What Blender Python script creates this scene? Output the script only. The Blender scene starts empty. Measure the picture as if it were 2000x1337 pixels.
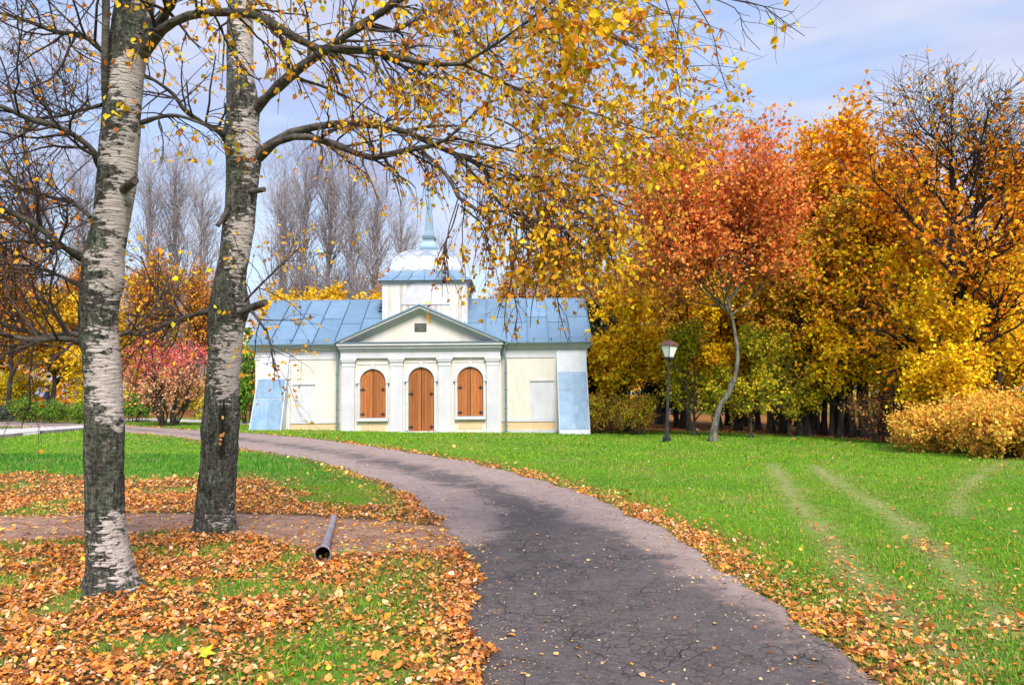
import bpy, math, random
import numpy as np
from mathutils import Vector, Matrix, Euler

# ------------------------------------------------------------------ camera, sky, sun, exposure
SC = bpy.context.scene
COL = SC.collection
FPX = 1556.0                      # focal length in photo pixels (2000 px wide)
CAM = np.array((0.0, 0.0, 1.6))
PITCH, ROLL = math.radians(3.66), math.radians(-0.5)
cam_d = bpy.data.cameras.new('camera')
cam_d.sensor_width = 36.0
cam_d.lens = 36.0 * FPX / 2000.0
cam_d.clip_start, cam_d.clip_end = 0.05, 2000.0
cam = bpy.data.objects.new('camera', cam_d)
COL.objects.link(cam)
_M = Matrix.Rotation(math.pi / 2 + PITCH, 4, 'X') @ Matrix.Rotation(ROLL, 4, 'Z')
cam.matrix_world = Matrix.Translation(CAM.tolist()) @ _M
SC.camera = cam
M3 = np.array(_M.to_3x3())
RIGHT, UP, FWD = M3[:, 0], M3[:, 1], -M3[:, 2]

SUN_EL, SUN_AZ = math.radians(45), math.radians(168)   # azimuth clockwise from +Y
world = bpy.data.worlds.new('World')
SC.world = world
world.use_nodes = True
wn, wl = world.node_tree.nodes, world.node_tree.links
wn.clear()
w_out = wn.new('ShaderNodeOutputWorld')
w_bg = wn.new('ShaderNodeBackground')
w_bg.inputs['Strength'].default_value = 0.125
w_sky = wn.new('ShaderNodeTexSky')
w_sky.sky_type = 'NISHITA'
w_sky.sun_disc = False
w_sky.sun_elevation = SUN_EL
w_sky.sun_rotation = SUN_AZ
w_sky.air_density = 1.2
w_sky.dust_density = 1.5
w_tc = wn.new('ShaderNodeTexCoord')
w_map = wn.new('ShaderNodeMapping')
w_map.inputs['Scale'].default_value = (1.3, 1.3, 5.5)
w_map.inputs['Rotation'].default_value = (0.05, 0.12, 0.6)
w_n = wn.new('ShaderNodeTexNoise')
w_n.inputs['Scale'].default_value = 1.7
w_n.inputs['Detail'].default_value = 7
w_n.inputs['Roughness'].default_value = 0.55
w_n.inputs['Distortion'].default_value = 0.6
w_r = wn.new('ShaderNodeValToRGB')
w_r.color_ramp.elements[0].position = 0.40
w_r.color_ramp.elements[0].color = (0.52, 0.52, 0.52, 1)
w_r.color_ramp.elements[1].position = 0.62
w_r.color_ramp.elements[1].color = (0.97, 0.97, 0.97, 1)
w_mix = wn.new('ShaderNodeMixRGB')
w_mix.inputs['Color2'].default_value = (1.75, 1.98, 3.05, 1)    # thin high cloud
wl.new(w_tc.outputs['Generated'], w_map.inputs['Vector'])
wl.new(w_map.outputs['Vector'], w_n.inputs['Vector'])
wl.new(w_n.outputs['Fac'], w_r.inputs['Fac'])
wl.new(w_r.outputs['Color'], w_mix.inputs['Fac'])
wl.new(w_sky.outputs['Color'], w_mix.inputs['Color1'])
w_n2 = wn.new('ShaderNodeTexNoise')
w_n2.inputs['Scale'].default_value = 3.4
w_n2.inputs['Detail'].default_value = 6
w_n2.inputs['Distortion'].default_value = 0.4
w_map2 = wn.new('ShaderNodeMapping')
w_map2.inputs['Scale'].default_value = (1.0, 1.0, 4.0)
w_map2.inputs['Location'].default_value = (2.3, 0.4, 1.1)
w_r2 = wn.new('ShaderNodeValToRGB')
w_r2.color_ramp.elements[0].position = 0.46
w_r2.color_ramp.elements[0].color = (0, 0, 0, 1)
w_r2.color_ramp.elements[1].position = 0.66
w_r2.color_ramp.elements[1].color = (0.75, 0.75, 0.75, 1)
w_mix2 = wn.new('ShaderNodeMixRGB')
w_mix2.inputs['Color2'].default_value = (2.75, 2.85, 3.35, 1)    # brighter cloud banks
wl.new(w_tc.outputs['Generated'], w_map2.inputs['Vector'])
wl.new(w_map2.outputs['Vector'], w_n2.inputs['Vector'])
wl.new(w_n2.outputs['Fac'], w_r2.inputs['Fac'])
wl.new(w_r2.outputs['Color'], w_mix2.inputs['Fac'])
wl.new(w_mix.outputs['Color'], w_mix2.inputs['Color1'])
wl.new(w_mix2.outputs['Color'], w_bg.inputs['Color'])
wl.new(w_bg.outputs['Background'], w_out.inputs['Surface'])

sun_d = bpy.data.lights.new('sun', 'SUN')
sun_d.energy = 2.45
sun_d.angle = math.radians(24)
sun_d.color = (1.0, 0.93, 0.82)
sun = bpy.data.objects.new('sun', sun_d)
COL.objects.link(sun)
_to_sun = Vector((math.sin(SUN_AZ) * math.cos(SUN_EL), math.cos(SUN_AZ) * math.cos(SUN_EL), math.sin(SUN_EL)))
sun.rotation_euler = _to_sun.to_track_quat('Z', 'Y').to_euler()

SC.view_settings.view_transform = 'Standard'
SC.view_settings.look = 'None'
SC.view_settings.exposure = 1.2
SC.view_settings.gamma = 1.0
SC.view_settings.use_curve_mapping = False
SC.render.engine = 'CYCLES'
SC.cycles.max_bounces = 9
SC.cycles.diffuse_bounces = 6
SC.cycles.glossy_bounces = 2
SC.cycles.transmission_bounces = 6
SC.cycles.transparent_max_bounces = 8
SC.cycles.use_denoising = True
SC.cycles.caustics_reflective = False
SC.cycles.caustics_refractive = False

RNG = np.random.default_rng(7)

# ------------------------------------------------------------------ maths helpers
def W(px, py, d):
    """Point seen at photo pixel (px, py), d metres ahead of the camera."""
    return CAM + d * (FWD + (px - 1000.0) / FPX * RIGHT - (py - 668.5) / FPX * UP)

def sstep(a, b, x):
    t = np.clip((np.asarray(x, float) - a) / (b - a), 0, 1)
    return t * t * (3 - 2 * t)

def _hash(ix, iy, iz, seed):
    h = (ix.astype(np.int64) * 374761393 + iy.astype(np.int64) * 668265263 + iz.astype(np.int64) * 1274126177 + seed * 974634777) & 0xFFFFFFFF
    h = ((h ^ (h >> 13)) * 1274126177) & 0xFFFFFFFF
    h = h ^ (h >> 16)
    return (h & 0xFFFFFF) / float(0xFFFFFF)

def vnoise(x, y, z=None, seed=0):
    x = np.asarray(x, float); y = np.asarray(y, float)
    z = np.zeros_like(x) if z is None else np.asarray(z, float)
    ix, iy, iz = np.floor(x), np.floor(y), np.floor(z)
    fx, fy, fz = x - ix, y - iy, z - iz
    fx, fy, fz = fx * fx * (3 - 2 * fx), fy * fy * (3 - 2 * fy), fz * fz * (3 - 2 * fz)
    r = 0
    for a in (0, 1):
        for b in (0, 1):
            for c in (0, 1):
                w = (fx if a else 1 - fx) * (fy if b else 1 - fy) * (fz if c else 1 - fz)
                r = r + w * _hash(ix + a, iy + b, iz + c, seed)
    return r

def fbm(x, y, z=None, seed=0, oct=4):
    r, amp, tot = 0, 1.0, 0
    for k in range(oct):
        f = 2.0 ** k
        r = r + amp * vnoise(np.asarray(x) * f, np.asarray(y) * f, None if z is None else np.asarray(z) * f, seed + k * 17)
        tot += amp
        amp *= 0.5
    return r / tot

def norm(v):
    return v / np.maximum(np.linalg.norm(v, axis=-1, keepdims=True), 1e-9)

T1_BASE = W(212, 1152, 6.5)
T2_BASE = W(420, 1040, 9.1)

def hgt(x, y):
    x = np.asarray(x, float); y = np.asarray(y, float)
    z = -0.018 * np.clip(x, -35, 30) * sstep(10, 32, y)
    z = z + 0.05 * (vnoise(x * 0.22, y * 0.22, seed=3) - 0.5) * sstep(4, 12, y)
    z = z + 0.04 * np.exp(-((x - T2_BASE[0]) ** 2 + (y - T2_BASE[1] + 0.3) ** 2) / 0.5)
    z = z + 0.03 * np.exp(-((x - T1_BASE[0]) ** 2 + (y - T1_BASE[1]) ** 2) / 0.3)
    return z

def G(px, py):
    """Ground point under photo pixel."""
    d = FWD + (px - 1000.0) / FPX * RIGHT - (py - 668.5) / FPX * UP
    t = 10.0
    for _ in range(40):
        p = CAM + t * d
        t2 = (float(hgt(p[0], p[1])) - CAM[2]) / min(d[2], -1e-3)
        t = 0.5 * t + 0.5 * min(t2, 150)
    return (CAM + t * d)[:2]

def GL(pts):
    return np.array([G(*p) for p in pts])

def col_at(px, d):
    """Ground position (x, y, z) in image column px at distance d."""
    p = W(px, 770, d)
    return np.array((p[0], p[1], float(hgt(p[0], p[1]))))

def resample(P, n):
    P = np.asarray(P, float)
    # Catmull-Rom through the points, then even spacing
    Q = np.vstack([2 * P[0] - P[1], P, 2 * P[-1] - P[-2]])
    out = []
    for i in range(1, len(Q) - 2):
        for t in np.linspace(0, 1, 12, endpoint=False):
            a, b, c, d = Q[i - 1], Q[i], Q[i + 1], Q[i + 2]
            out.append(0.5 * (2 * b + (c - a) * t + (2 * a - 5 * b + 4 * c - d) * t * t + (3 * b - a - 3 * c + d) * t ** 3))
    out.append(P[-1])
    out = np.array(out)
    s = np.r_[0, np.cumsum(np.linalg.norm(np.diff(out[:, :3], axis=0), axis=1))]
    u = np.linspace(0, s[-1], n)
    return np.stack([np.interp(u, s, out[:, k]) for k in range(out.shape[1])], 1)

def in_poly(x, y, poly):
    r = np.zeros(np.shape(x), bool)
    n = len(poly)
    for i in range(n):
        x1, y1 = poly[i]; x2, y2 = poly[(i + 1) % n]
        if y1 == y2:
            continue
        c = ((y1 > y) != (y2 > y)) & (x < (x2 - x1) * (y - y1) / (y2 - y1) + x1)
        r ^= c
    return r

def dist_line(x, y, L):
    best = np.full(np.shape(x), 1e9)
    for i in range(len(L) - 1):
        a, b = L[i], L[i + 1]
        d = b - a
        t = np.clip(((x - a[0]) * d[0] + (y - a[1]) * d[1]) / (d @ d + 1e-12), 0, 1)
        best = np.minimum(best, np.hypot(x - a[0] - t * d[0], y - a[1] - t * d[1]))
    return best

# ------------------------------------------------------------------ object helpers
def mesh(name, V, F, mat=None, col=None, smooth=False, attrs=None):
    """F: list of (m, k) index arrays (or python lists of polygons)."""
    me = bpy.data.meshes.new(name)
    V = np.asarray(V, np.float32)
    if isinstance(F, np.ndarray):
        F = [F]
    if len(F) and not isinstance(F[0], np.ndarray):
        tot = np.array([len(f) for f in F], np.int32)
        loops = np.array([i for f in F for i in f], np.int32)
    else:
        F = [np.asarray(f) for f in F if len(f)]
        tot = np.concatenate([np.full(len(f), f.shape[1], np.int32) for f in F]) if F else np.zeros(0, np.int32)
        loops = np.concatenate([f.reshape(-1) for f in F]).astype(np.int32) if F else np.zeros(0, np.int32)
    me.vertices.add(len(V))
    me.vertices.foreach_set('co', V.reshape(-1))
    me.loops.add(len(loops))
    me.loops.foreach_set('vertex_index', loops)
    me.polygons.add(len(tot))
    me.polygons.foreach_set('loop_start', np.r_[0, np.cumsum(tot)[:-1]].astype(np.int32) if len(tot) else tot)
    me.polygons.foreach_set('use_smooth', np.full(len(tot), bool(smooth)))
    if col is not None:
        a = me.color_attributes.new('Col', 'FLOAT_COLOR', 'POINT')
        c = np.ones((len(V), 4), np.float32)
        c[:, :3] = col
        a.data.foreach_set('color', c.reshape(-1))
    for k, v in (attrs or {}).items():
        a = me.attributes.new(k, 'FLOAT', 'POINT')
        a.data.foreach_set('value', np.asarray(v, np.float32))
    me.update(calc_edges=True)
    if mat is not None:
        me.materials.append(mat)
    return me

def link(name, me, parent=None, loc=None, **props):
    o = bpy.data.objects.new(name, me)
    COL.objects.link(o)
    if parent is not None:
        o.parent = parent
    if loc is not None:
        o.location = loc
    for k, v in props.items():
        o[k] = v
    return o

def thing(name, label, cat, loc=(0, 0, 0), rz=0.0, group=None):
    o = bpy.data.objects.new(name, None)
    COL.objects.link(o)
    o.empty_display_size = 0.2
    o.location = tuple(float(v) for v in loc)
    o.rotation_euler = (0, 0, rz)
    o['label'] = label
    o['category'] = cat
    if group:
        o['group'] = group
    return o

def box_data(x0, x1, y0, y1, z0, z1):
    V = [(x0, y0, z0), (x1, y0, z0), (x1, y1, z0), (x0, y1, z0), (x0, y0, z1), (x1, y0, z1), (x1, y1, z1), (x0, y1, z1)]
    F = [(0, 3, 2, 1), (4, 5, 6, 7), (0, 1, 5, 4), (1, 2, 6, 5), (2, 3, 7, 6), (3, 0, 4, 7)]
    return V, F

class MB:
    """Collects polygons for one mesh."""
    def __init__(s):
        s.V, s.F = [], []
    def add(s, V, F):
        b = len(s.V)
        s.V += [tuple(v) for v in V]
        s.F += [tuple(i + b for i in f) for f in F]
        return s
    def box(s, *a):
        return s.add(*box_data(*a))
    def prism(s, pts, y0, y1):
        """Polygon in x-z (counter-clockwise seen from -y), extruded from y0 (front) to y1."""
        n = len(pts)
        V = [(p[0], y0, p[1]) for p in pts] + [(p[0], y1, p[1]) for p in pts]
        F = [tuple(range(n)), tuple(range(2 * n - 1, n - 1, -1))]
        F += [(i, i + n, (i + 1) % n + n, (i + 1) % n) for i in range(n)]
        return s.add(V, F)
    def lathe(s, prof, n=12, cx=0, cy=0, rot=0.0):
        V, F = [], []
        for (r, z) in prof:
            for k in range(n):
                a = 2 * math.pi * k / n + rot
                V.append((cx + r * math.cos(a), cy + r * math.sin(a), z))
        for i in range(len(prof) - 1):
            for k in range(n):
                F.append((i * n + k, i * n + (k + 1) % n, (i + 1) * n + (k + 1) % n, (i + 1) * n + k))
        F.append(tuple(range(n - 1, -1, -1)))
        F.append(tuple(range((len(prof) - 1) * n, len(prof) * n)))
        return s.add(V, F)
    def make(s, name, mat, parent=None, smooth=False, **props):
        return link(name, mesh(name, s.V, s.F, mat, smooth=smooth), parent, **props)

def bx(name, x0, x1, y0, y1, z0, z1, mat, parent):
    return MB().box(x0, x1, y0, y1, z0, z1).make(name, mat, parent)

def tubes(P, R, S):
    """P (N,K,3) centre lines, R (N,K) radii -> verts, quads."""
    N, K = P.shape[:2]
    T = norm(np.gradient(P, axis=1))
    avg = norm(T.mean(1))
    ref = np.where(np.abs(avg[:, 2:3]) > 0.8, np.array([[1.0, 0.0, 0.0]]), np.array([[0.0, 0.0, 1.0]]))
    U = norm(np.cross(T, np.repeat(ref[:, None], K, 1)))
    B = np.cross(T, U)
    a = np.arange(S) * 2 * np.pi / S
    V = P[:, :, None] + R[:, :, None, None] * (np.cos(a)[None, None, :, None] * U[:, :, None] + np.sin(a)[None, None, :, None] * B[:, :, None])
    idx = np.arange(N * K * S).reshape(N, K, S)
    i0 = idx[:, :-1]; i1 = idx[:, 1:]
    F = np.stack([i0, np.roll(i0, -1, 2), np.roll(i1, -1, 2), i1], -1).reshape(-1, 4)
    return V.reshape(-1, 3), F

def join(parts):
    V, F, b = [], [], 0
    for v, f in parts:
        V.append(v); F.append(f + b); b += len(v)
    return np.concatenate(V), np.concatenate(F)

def sprout(rng, P, R, n, t0=0.2, t1=1.0, L=(0.5, 1.0), ang=(35, 70), K=6, droop=0.0, wig=0.15, rr=0.6, rmin=0.002, tip=0.35, taper=0.5, bias=None, bw=0.0, tpow=1.0):
    """Children of branches. n: int or per-parent counts."""
    N, KP = P.shape[:2]
    cnt = np.full(N, n) if np.isscalar(n) else np.asarray(n)
    par = np.repeat(np.arange(N), cnt)
    M = len(par)
    if M == 0:
        return np.zeros((0, K, 3)), np.zeros((0, K))
    t = t0 + (t1 - t0) * rng.random(M) ** tpow
    f = t * (KP - 1)
    i = np.minimum(f.astype(int), KP - 2)
    w = (f - i)[:, None]
    A, Bp = P[par, i], P[par, i + 1]
    pos = A * (1 - w) + Bp * w
    tan = norm(Bp - A)
    r0 = (R[par, i] * (1 - w[:, 0]) + R[par, i + 1] * w[:, 0]) * rr
    rv = norm(rng.normal(size=(M, 3)))
    perp = norm(rv - (rv * tan).sum(1, keepdims=True) * tan)
    an = np.radians(rng.uniform(ang[0], ang[1], M))[:, None]
    d = np.cos(an) * tan + np.sin(an) * perp
    if bias is not None:
        d = norm(d + bw * np.asarray(bias, float))
    ln = rng.uniform(L[0], L[1], M) * (1 - taper * t)
    Q = np.zeros((M, K, 3))
    Q[:, 0] = pos
    step = (ln / (K - 1))[:, None]
    p = pos
    for k in range(1, K):
        d = d + wig * rng.normal(size=(M, 3))
        d[:, 2] -= droop
        d = norm(d)
        p = p + d * step
        Q[:, k] = p
    r0 = np.maximum(r0, rmin)
    RR = r0[:, None] * (1 - (1 - tip) * np.linspace(0, 1, K)[None])
    return Q, np.maximum(RR, rmin * 0.6)

def leaf_frames(rng, C, axis, flat=0.0):
    """Orthonormal frames: along-leaf axis, side, normal."""
    a = norm(axis)
    rv = rng.normal(size=a.shape)
    if flat:
        rv = rv * (1 - flat) + flat * np.array([0, 0, 1.0])
    nrm = norm(rv - (rv * a).sum(1, keepdims=True) * a)
    side = np.cross(nrm, a)
    return a, side, nrm

LEAF6 = np.array([(0.0, 0.0, 0.0), (0.28, 0.36, 0.10), (0.62, 0.30, 0.12), (1.0, 0.0, -0.05), (0.62, -0.30, 0.12), (0.28, -0.36, 0.10)])
LEAF4 = np.array([(0.0, 0.0, 0.0), (0.42, 0.40, 0.14), (1.0, 0.0, -0.03), (0.42, -0.40, 0.14)])

def leaf_mesh(rng, C, size, axis, six=False, flat=0.0):
    a, s, n = leaf_frames(rng, C, axis, flat)
    T = LEAF6 if six else LEAF4
    M, k = len(C), len(T)
    cup = rng.uniform(-0.8, 1.6, M)
    wid = rng.uniform(0.8, 1.15, M)
    V = C[:, None] + size[:, None, None] * (T[None, :, 0, None] * a[:, None] + (wid[:, None] * T[None, :, 1])[..., None] * s[:, None] + (cup[:, None] * T[None, :, 2])[..., None] * n[:, None])
    b = np.arange(M) * k
    if six:
        F = np.concatenate([np.stack([b, b + 1, b + 2, b + 3], 1), np.stack([b, b + 3, b + 4, b + 5], 1)])
    else:
        F = np.concatenate([np.stack([b, b + 1, b + 2], 1), np.stack([b, b + 2, b + 3], 1)])
    return V.reshape(-1, 3), F, k

def pick_cols(rng, pal, n, wts=None, jit=0.25):
    pal = np.array(pal, float)
    w = None if wts is None else np.array(wts, float) / np.sum(wts)
    i = rng.choice(len(pal), n, p=w)
    j = rng.choice(len(pal), n, p=w)
    t = rng.random((n, 1)) * 0.4
    c = pal[i] * (1 - t) + pal[j] * t
    return np.clip(c * (1 + jit * rng.normal(size=(n, 1))), 0.004, 0.95)

# ------------------------------------------------------------------ materials
def new_mat(name):
    m = bpy.data.materials.new(name)
    m.use_nodes = True
    nt = m.node_tree
    nt.nodes.clear()
    out = nt.nodes.new('ShaderNodeOutputMaterial')
    return m, nt, out

def nd(nt, typ, ins=None, **props):
    n = nt.nodes.new(typ)
    for k, v in props.items():
        setattr(n, k, v)
    for k, v in (ins or {}).items():
        if hasattr(v, 'is_output') or isinstance(v, bpy.types.NodeSocket):
            nt.links.new(v, n.inputs[k])
        else:
            n.inputs[k].default_value = v
    return n

def ramp(nt, fac, stops):
    r = nt.nodes.new('ShaderNodeValToRGB')
    el = r.color_ramp.elements
    while len(el) < len(stops):
        el.new(0.5)
    for e, (p, c) in zip(el, stops):
        e.position = p
        e.color = (c, c, c, 1) if np.isscalar(c) else tuple(c) + (1,)
    nt.links.new(fac, r.inputs['Fac'])
    return r.outputs['Color']

def mixc(nt, fac, a, b, mode='MIX'):
    n = nt.nodes.new('ShaderNodeMixRGB')
    n.blend_type = mode
    for k, v in (('Fac', fac), ('Color1', a), ('Color2', b)):
        if isinstance(v, bpy.types.NodeSocket):
            nt.links.new(v, n.inputs[k])
        elif k == 'Fac':
            n.inputs[k].default_value = v
        else:
            n.inputs[k].default_value = tuple(v) + (1,)
    return n.outputs['Color']

def coords(nt, scale=(1, 1, 1), kind='Object'):
    tc = nt.nodes.new('ShaderNodeTexCoord')
    mp = nt.nodes.new('ShaderNodeMapping')
    mp.inputs['Scale'].default_value = scale
    nt.links.new(tc.outputs[kind], mp.inputs['Vector'])
    return mp.outputs['Vector']

def noise(nt, vec, scale, detail=4, rough=0.55, dist=0.0):
    return nd(nt, 'ShaderNodeTexNoise', {'Vector': vec, 'Scale': scale, 'Detail': detail, 'Roughness': rough, 'Distortion': dist}).outputs['Fac']

def bump(nt, h, strength=0.3, dist=0.02, nrm=None):
    n = nd(nt, 'ShaderNodeBump', {'Height': h, 'Strength': strength, 'Distance': dist})
    if nrm is not None:
        nt.links.new(nrm, n.inputs['Normal'])
    return n.outputs['Normal']

def bsdf(nt, out, color, rough=0.8, nrm=None, metal=0.0, spec=0.3):
    b = nt.nodes.new('ShaderNodeBsdfPrincipled')
    for k, v in (('Base Color', color), ('Roughness', rough), ('Metallic', metal), ('Specular IOR Level', spec)):
        if isinstance(v, bpy.types.NodeSocket):
            nt.links.new(v, b.inputs[k])
        elif k == 'Base Color':
            b.inputs[k].default_value = tuple(v) + (1,)
        else:
            b.inputs[k].default_value = v
    if nrm is not None:
        nt.links.new(nrm, b.inputs['Normal'])
    nt.links.new(b.outputs['BSDF'], out.inputs['Surface'])
    return b

def mat_leaf(name, trans=0.22, rough=0.6):
    m, nt, out = new_mat(name)
    a = nd(nt, 'ShaderNodeVertexColor', layer_name='Col').outputs['Color']
    b = nt.nodes.new('ShaderNodeBsdfPrincipled')
    b.inputs['Roughness'].default_value = rough
    b.inputs['Specular IOR Level'].default_value = 0.08
    nt.links.new(a, b.inputs['Base Color'])
    t = nt.nodes.new('ShaderNodeBsdfTranslucent')
    nt.links.new(a, t.inputs['Color'])
    mx = nd(nt, 'ShaderNodeMixShader', {'Fac': trans})
    nt.links.new(b.outputs['BSDF'], mx.inputs[1])
    nt.links.new(t.outputs['BSDF'], mx.inputs[2])
    nt.links.new(mx.outputs['Shader'], out.inputs['Surface'])
    return m

def mat_noisy(name, c1, c2, scale=3.0, rough=0.85, bstr=0.25, bscale=40.0, stretch=(1, 1, 1), bdist=0.01, metal=0.0, spec=0.3, lo=0.35, hi=0.65):
    m, nt, out = new_mat(name)
    v = coords(nt, stretch)
    f = ramp(nt, noise(nt, v, scale, 6, 0.6), [(lo, 0.0), (hi, 1.0)])
    c = mixc(nt, f, c1, c2)
    nb = bump(nt, noise(nt, v, bscale, 4, 0.6), bstr, bdist) if bstr else None
    bsdf(nt, out, c, rough, nb, metal, spec)
    return m

MAT = {}
MAT['leaf'] = mat_leaf('leaf_blade')
MAT['litter'] = mat_leaf('fallen_leaf_blade', 0.12, 0.7)
MAT['grass'] = mat_leaf('grass_blade', 0.3, 0.55)
MAT['twig'] = mat_noisy('twig_bark', (0.045, 0.030, 0.030), (0.085, 0.060, 0.055), 20, 0.8, 0)
MAT['limb'] = mat_noisy('limb_bark', (0.030, 0.027, 0.024), (0.15, 0.13, 0.11), 9, 0.9, 0.9, 28, (1, 1, 1.4), 0.02, lo=0.3, hi=0.75)
MAT['trunk'] = mat_noisy('brown_bark', (0.030, 0.024, 0.020), (0.11, 0.09, 0.075), 5, 0.9, 0.8, 16, (1.8, 1.8, 0.35), 0.04)
MAT['darkbark'] = mat_noisy('near_black_bark', (0.010, 0.008, 0.007), (0.045, 0.036, 0.030), 5, 0.9, 0.8, 16, (1.8, 1.8, 0.35), 0.04)
MAT['greytrunk'] = mat_noisy('grey_bark', (0.045, 0.045, 0.038), (0.20, 0.19, 0.16), 6, 0.9, 0.6, 16, (1.4, 1.4, 0.6), 0.03)
MAT['baretwig'] = mat_noisy('pale_grey_twig_bark', (0.20, 0.165, 0.17), (0.36, 0.31, 0.31), 4, 0.85, 0)

def mat_birch():
    m, nt, out = new_mat('birch_bark')
    moss_shade = nd(nt, 'ShaderNodeAttribute', attribute_name='moss_shade').outputs['Fac']
    v1 = coords(nt, (1, 1, 1))
    fine = noise(nt, coords(nt, (5, 5, 34)), 1.6, 5, 0.62)
    streak = noise(nt, coords(nt, (3.0, 3.0, 26)), 2.2, 4, 0.6, 0.3)
    mott = noise(nt, coords(nt, (4, 4, 7)), 2.6, 6, 0.66, 0.5)
    grain = noise(nt, coords(nt, (1, 1, 1.3)), 26, 6, 0.75)
    white = mixc(nt, ramp(nt, fine, [(0.3, 0.0), (0.7, 1.0)]), (0.36, 0.30, 0.28), (0.66, 0.60, 0.58))
    white = mixc(nt, ramp(nt, streak, [(0.62, 0.0), (0.68, 0.9)]), white, (0.05, 0.042, 0.038))     # lenticels
    dark = mixc(nt, ramp(nt, grain, [(0.35, 0.0), (0.65, 1.0)]), (0.010, 0.009, 0.008), (0.24, 0.215, 0.185))
    green = mixc(nt, ramp(nt, grain, [(0.35, 0.0), (0.62, 1.0)]), (0.020, 0.026, 0.016), (0.24, 0.27, 0.205))
    fiss = ramp(nt, noise(nt, coords(nt, (17, 17, 3.2)), 1.5, 6, 0.7, 0.8), [(0.36, 0.25), (0.62, 1.7)])
    dark = mixc(nt, 1.0, dark, fiss, 'MULTIPLY')
    green = mixc(nt, 0.8, green, fiss, 'MULTIPLY')
    gm = noise(nt, coords(nt, (3, 3, 3)), 1.7, 4, 0.6)
    rough_c = mixc(nt, ramp(nt, gm, [(0.42, 0.0), (0.58, 1.0)]), dark, green)
    # threshold: moss attribute against the mottled noise, broken up horizontally
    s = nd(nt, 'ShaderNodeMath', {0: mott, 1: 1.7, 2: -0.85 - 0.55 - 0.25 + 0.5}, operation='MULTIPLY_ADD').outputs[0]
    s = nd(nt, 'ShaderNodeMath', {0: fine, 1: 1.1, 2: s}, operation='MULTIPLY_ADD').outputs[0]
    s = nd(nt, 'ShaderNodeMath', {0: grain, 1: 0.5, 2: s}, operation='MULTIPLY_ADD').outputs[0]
    d = nd(nt, 'ShaderNodeMath', {0: moss_shade, 1: s}, operation='SUBTRACT').outputs[0]
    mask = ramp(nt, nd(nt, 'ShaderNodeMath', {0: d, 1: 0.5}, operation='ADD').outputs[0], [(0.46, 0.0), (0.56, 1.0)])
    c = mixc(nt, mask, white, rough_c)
    h = nd(nt, 'ShaderNodeMath', {0: nd(nt, 'ShaderNodeMath', {0: fiss, 1: grain}, operation='ADD').outputs[0], 1: mask}, operation='MULTIPLY').outputs[0]
    h = nd(nt, 'ShaderNodeMath', {0: h, 1: fine}, operation='ADD').outputs[0]
    bsdf(nt, out, c, 0.85, bump(nt, h, 1.0, 0.035), 0, 0.25)
    return m
MAT['birch'] = mat_birch()

# ------------------------------------------------------------------ layout of roads and paths on the ground
ROAD_L = GL([(905, 1520), (915, 1420), (920, 1337), (934, 1250), (930, 1150), (914, 1080), (872, 1040), (838, 1000), (788, 962), (720, 932), (640, 906), (560, 889), (480, 877), (390, 859), (330, 851), (250, 844), (160, 838), (60, 834), (-60, 831), (-300, 832)])
ROAD_R = GL([(1990, 1520), (1830, 1420), (1700, 1337), (1600, 1250), (1500, 1165), (1420, 1112), (1330, 1060), (1240, 1010), (1150, 972), (1030, 931), (900, 902), (780, 882), (680, 867), (600, 857), (520, 850), (400, 843), (330, 838), (250, 833), (160, 828), (60, 824), (-60, 822), (-300, 822)])
NR = 170
ROAD_L = resample(ROAD_L, NR); ROAD_R = resample(ROAD_R, NR)
ROAD_L[:, 0] += 0.17 * (fbm(np.arange(NR) * 0.5, np.zeros(NR), seed=5) - 0.5) * 2
ROAD_R[:, 0] += 0.20 * (fbm(np.arange(NR) * 0.5, np.zeros(NR), seed=6) - 0.5) * 2
ROAD_POLY = np.vstack([ROAD_L, ROAD_R[::-1]])
PATH_F = GL([(-500, 1006), (-200, 1004), (0, 1006), (160, 1004), (380, 1002), (560, 1004), (680, 1012), (760, 1018), (860, 1024), (900, 1030)])
PATH_N = GL([(-500, 1070), (-200, 1062), (0, 1054), (160, 1049), (300, 1040), (380, 1034), (480, 1046), (560, 1064), (680, 1084), (790, 1078), (860, 1070), (920, 1075)])
PATH_F = resample(PATH_F, 60); PATH_N = resample(PATH_N, 60)
PATH_F[:, 1] += 0.16 * (fbm(np.arange(60) * 0.5, np.zeros(60), seed=8) - 0.5) * 2
PATH_N[:, 1] += 0.16 * (fbm(np.arange(60) * 0.5, np.zeros(60), seed=9) - 0.5) * 2
PATH_POLY = np.vstack([PATH_F, PATH_N[::-1]])
WALK_F = resample(GL([(-300, 852), (0, 842), (100, 837), (190, 833)]), 20)
WALK_N = resample(GL([(-300, 878), (0, 855), (80, 847), (190, 838)]), 20)
WALK_POLY = np.vstack([WALK_F, WALK_N[::-1]])
FOOT_F = resample(GL([(180, 818), (260, 818), (330, 819), (420, 822), (500, 826)]), 16)
FOOT_N = resample(GL([(180, 822), (260, 822), (330, 823), (420, 826), (500, 830)]), 16)
TRACKS = [resample(GL(t), 40) for t in ([(1505, 905), (1530, 940), (1560, 985), (1620, 1060), (1690, 1140), (1790, 1230), (1930, 1337)],
                                        [(1590, 910), (1650, 950), (1740, 1005), (1830, 1080), (1900, 1150), (2010, 1260)],
                                        [(1990, 880), (1900, 940), (1870, 985), (1885, 1020)])]
FG_POLY = np.vstack([PATH_N[:48], ROAD_L[ROAD_L[:, 1] < G(900, 1075)[1]][::-1], np.array([(-9.0, 2.2), (-9.0, 8.0)])])
MID_POLY = np.vstack([PATH_F, GL([(860, 1015), (800, 965), (740, 960), (690, 985), (640, 965), (600, 938), (520, 926), (470, 922), (300, 926), (160, 922), (0, 920), (-500, 918)])])
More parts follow.
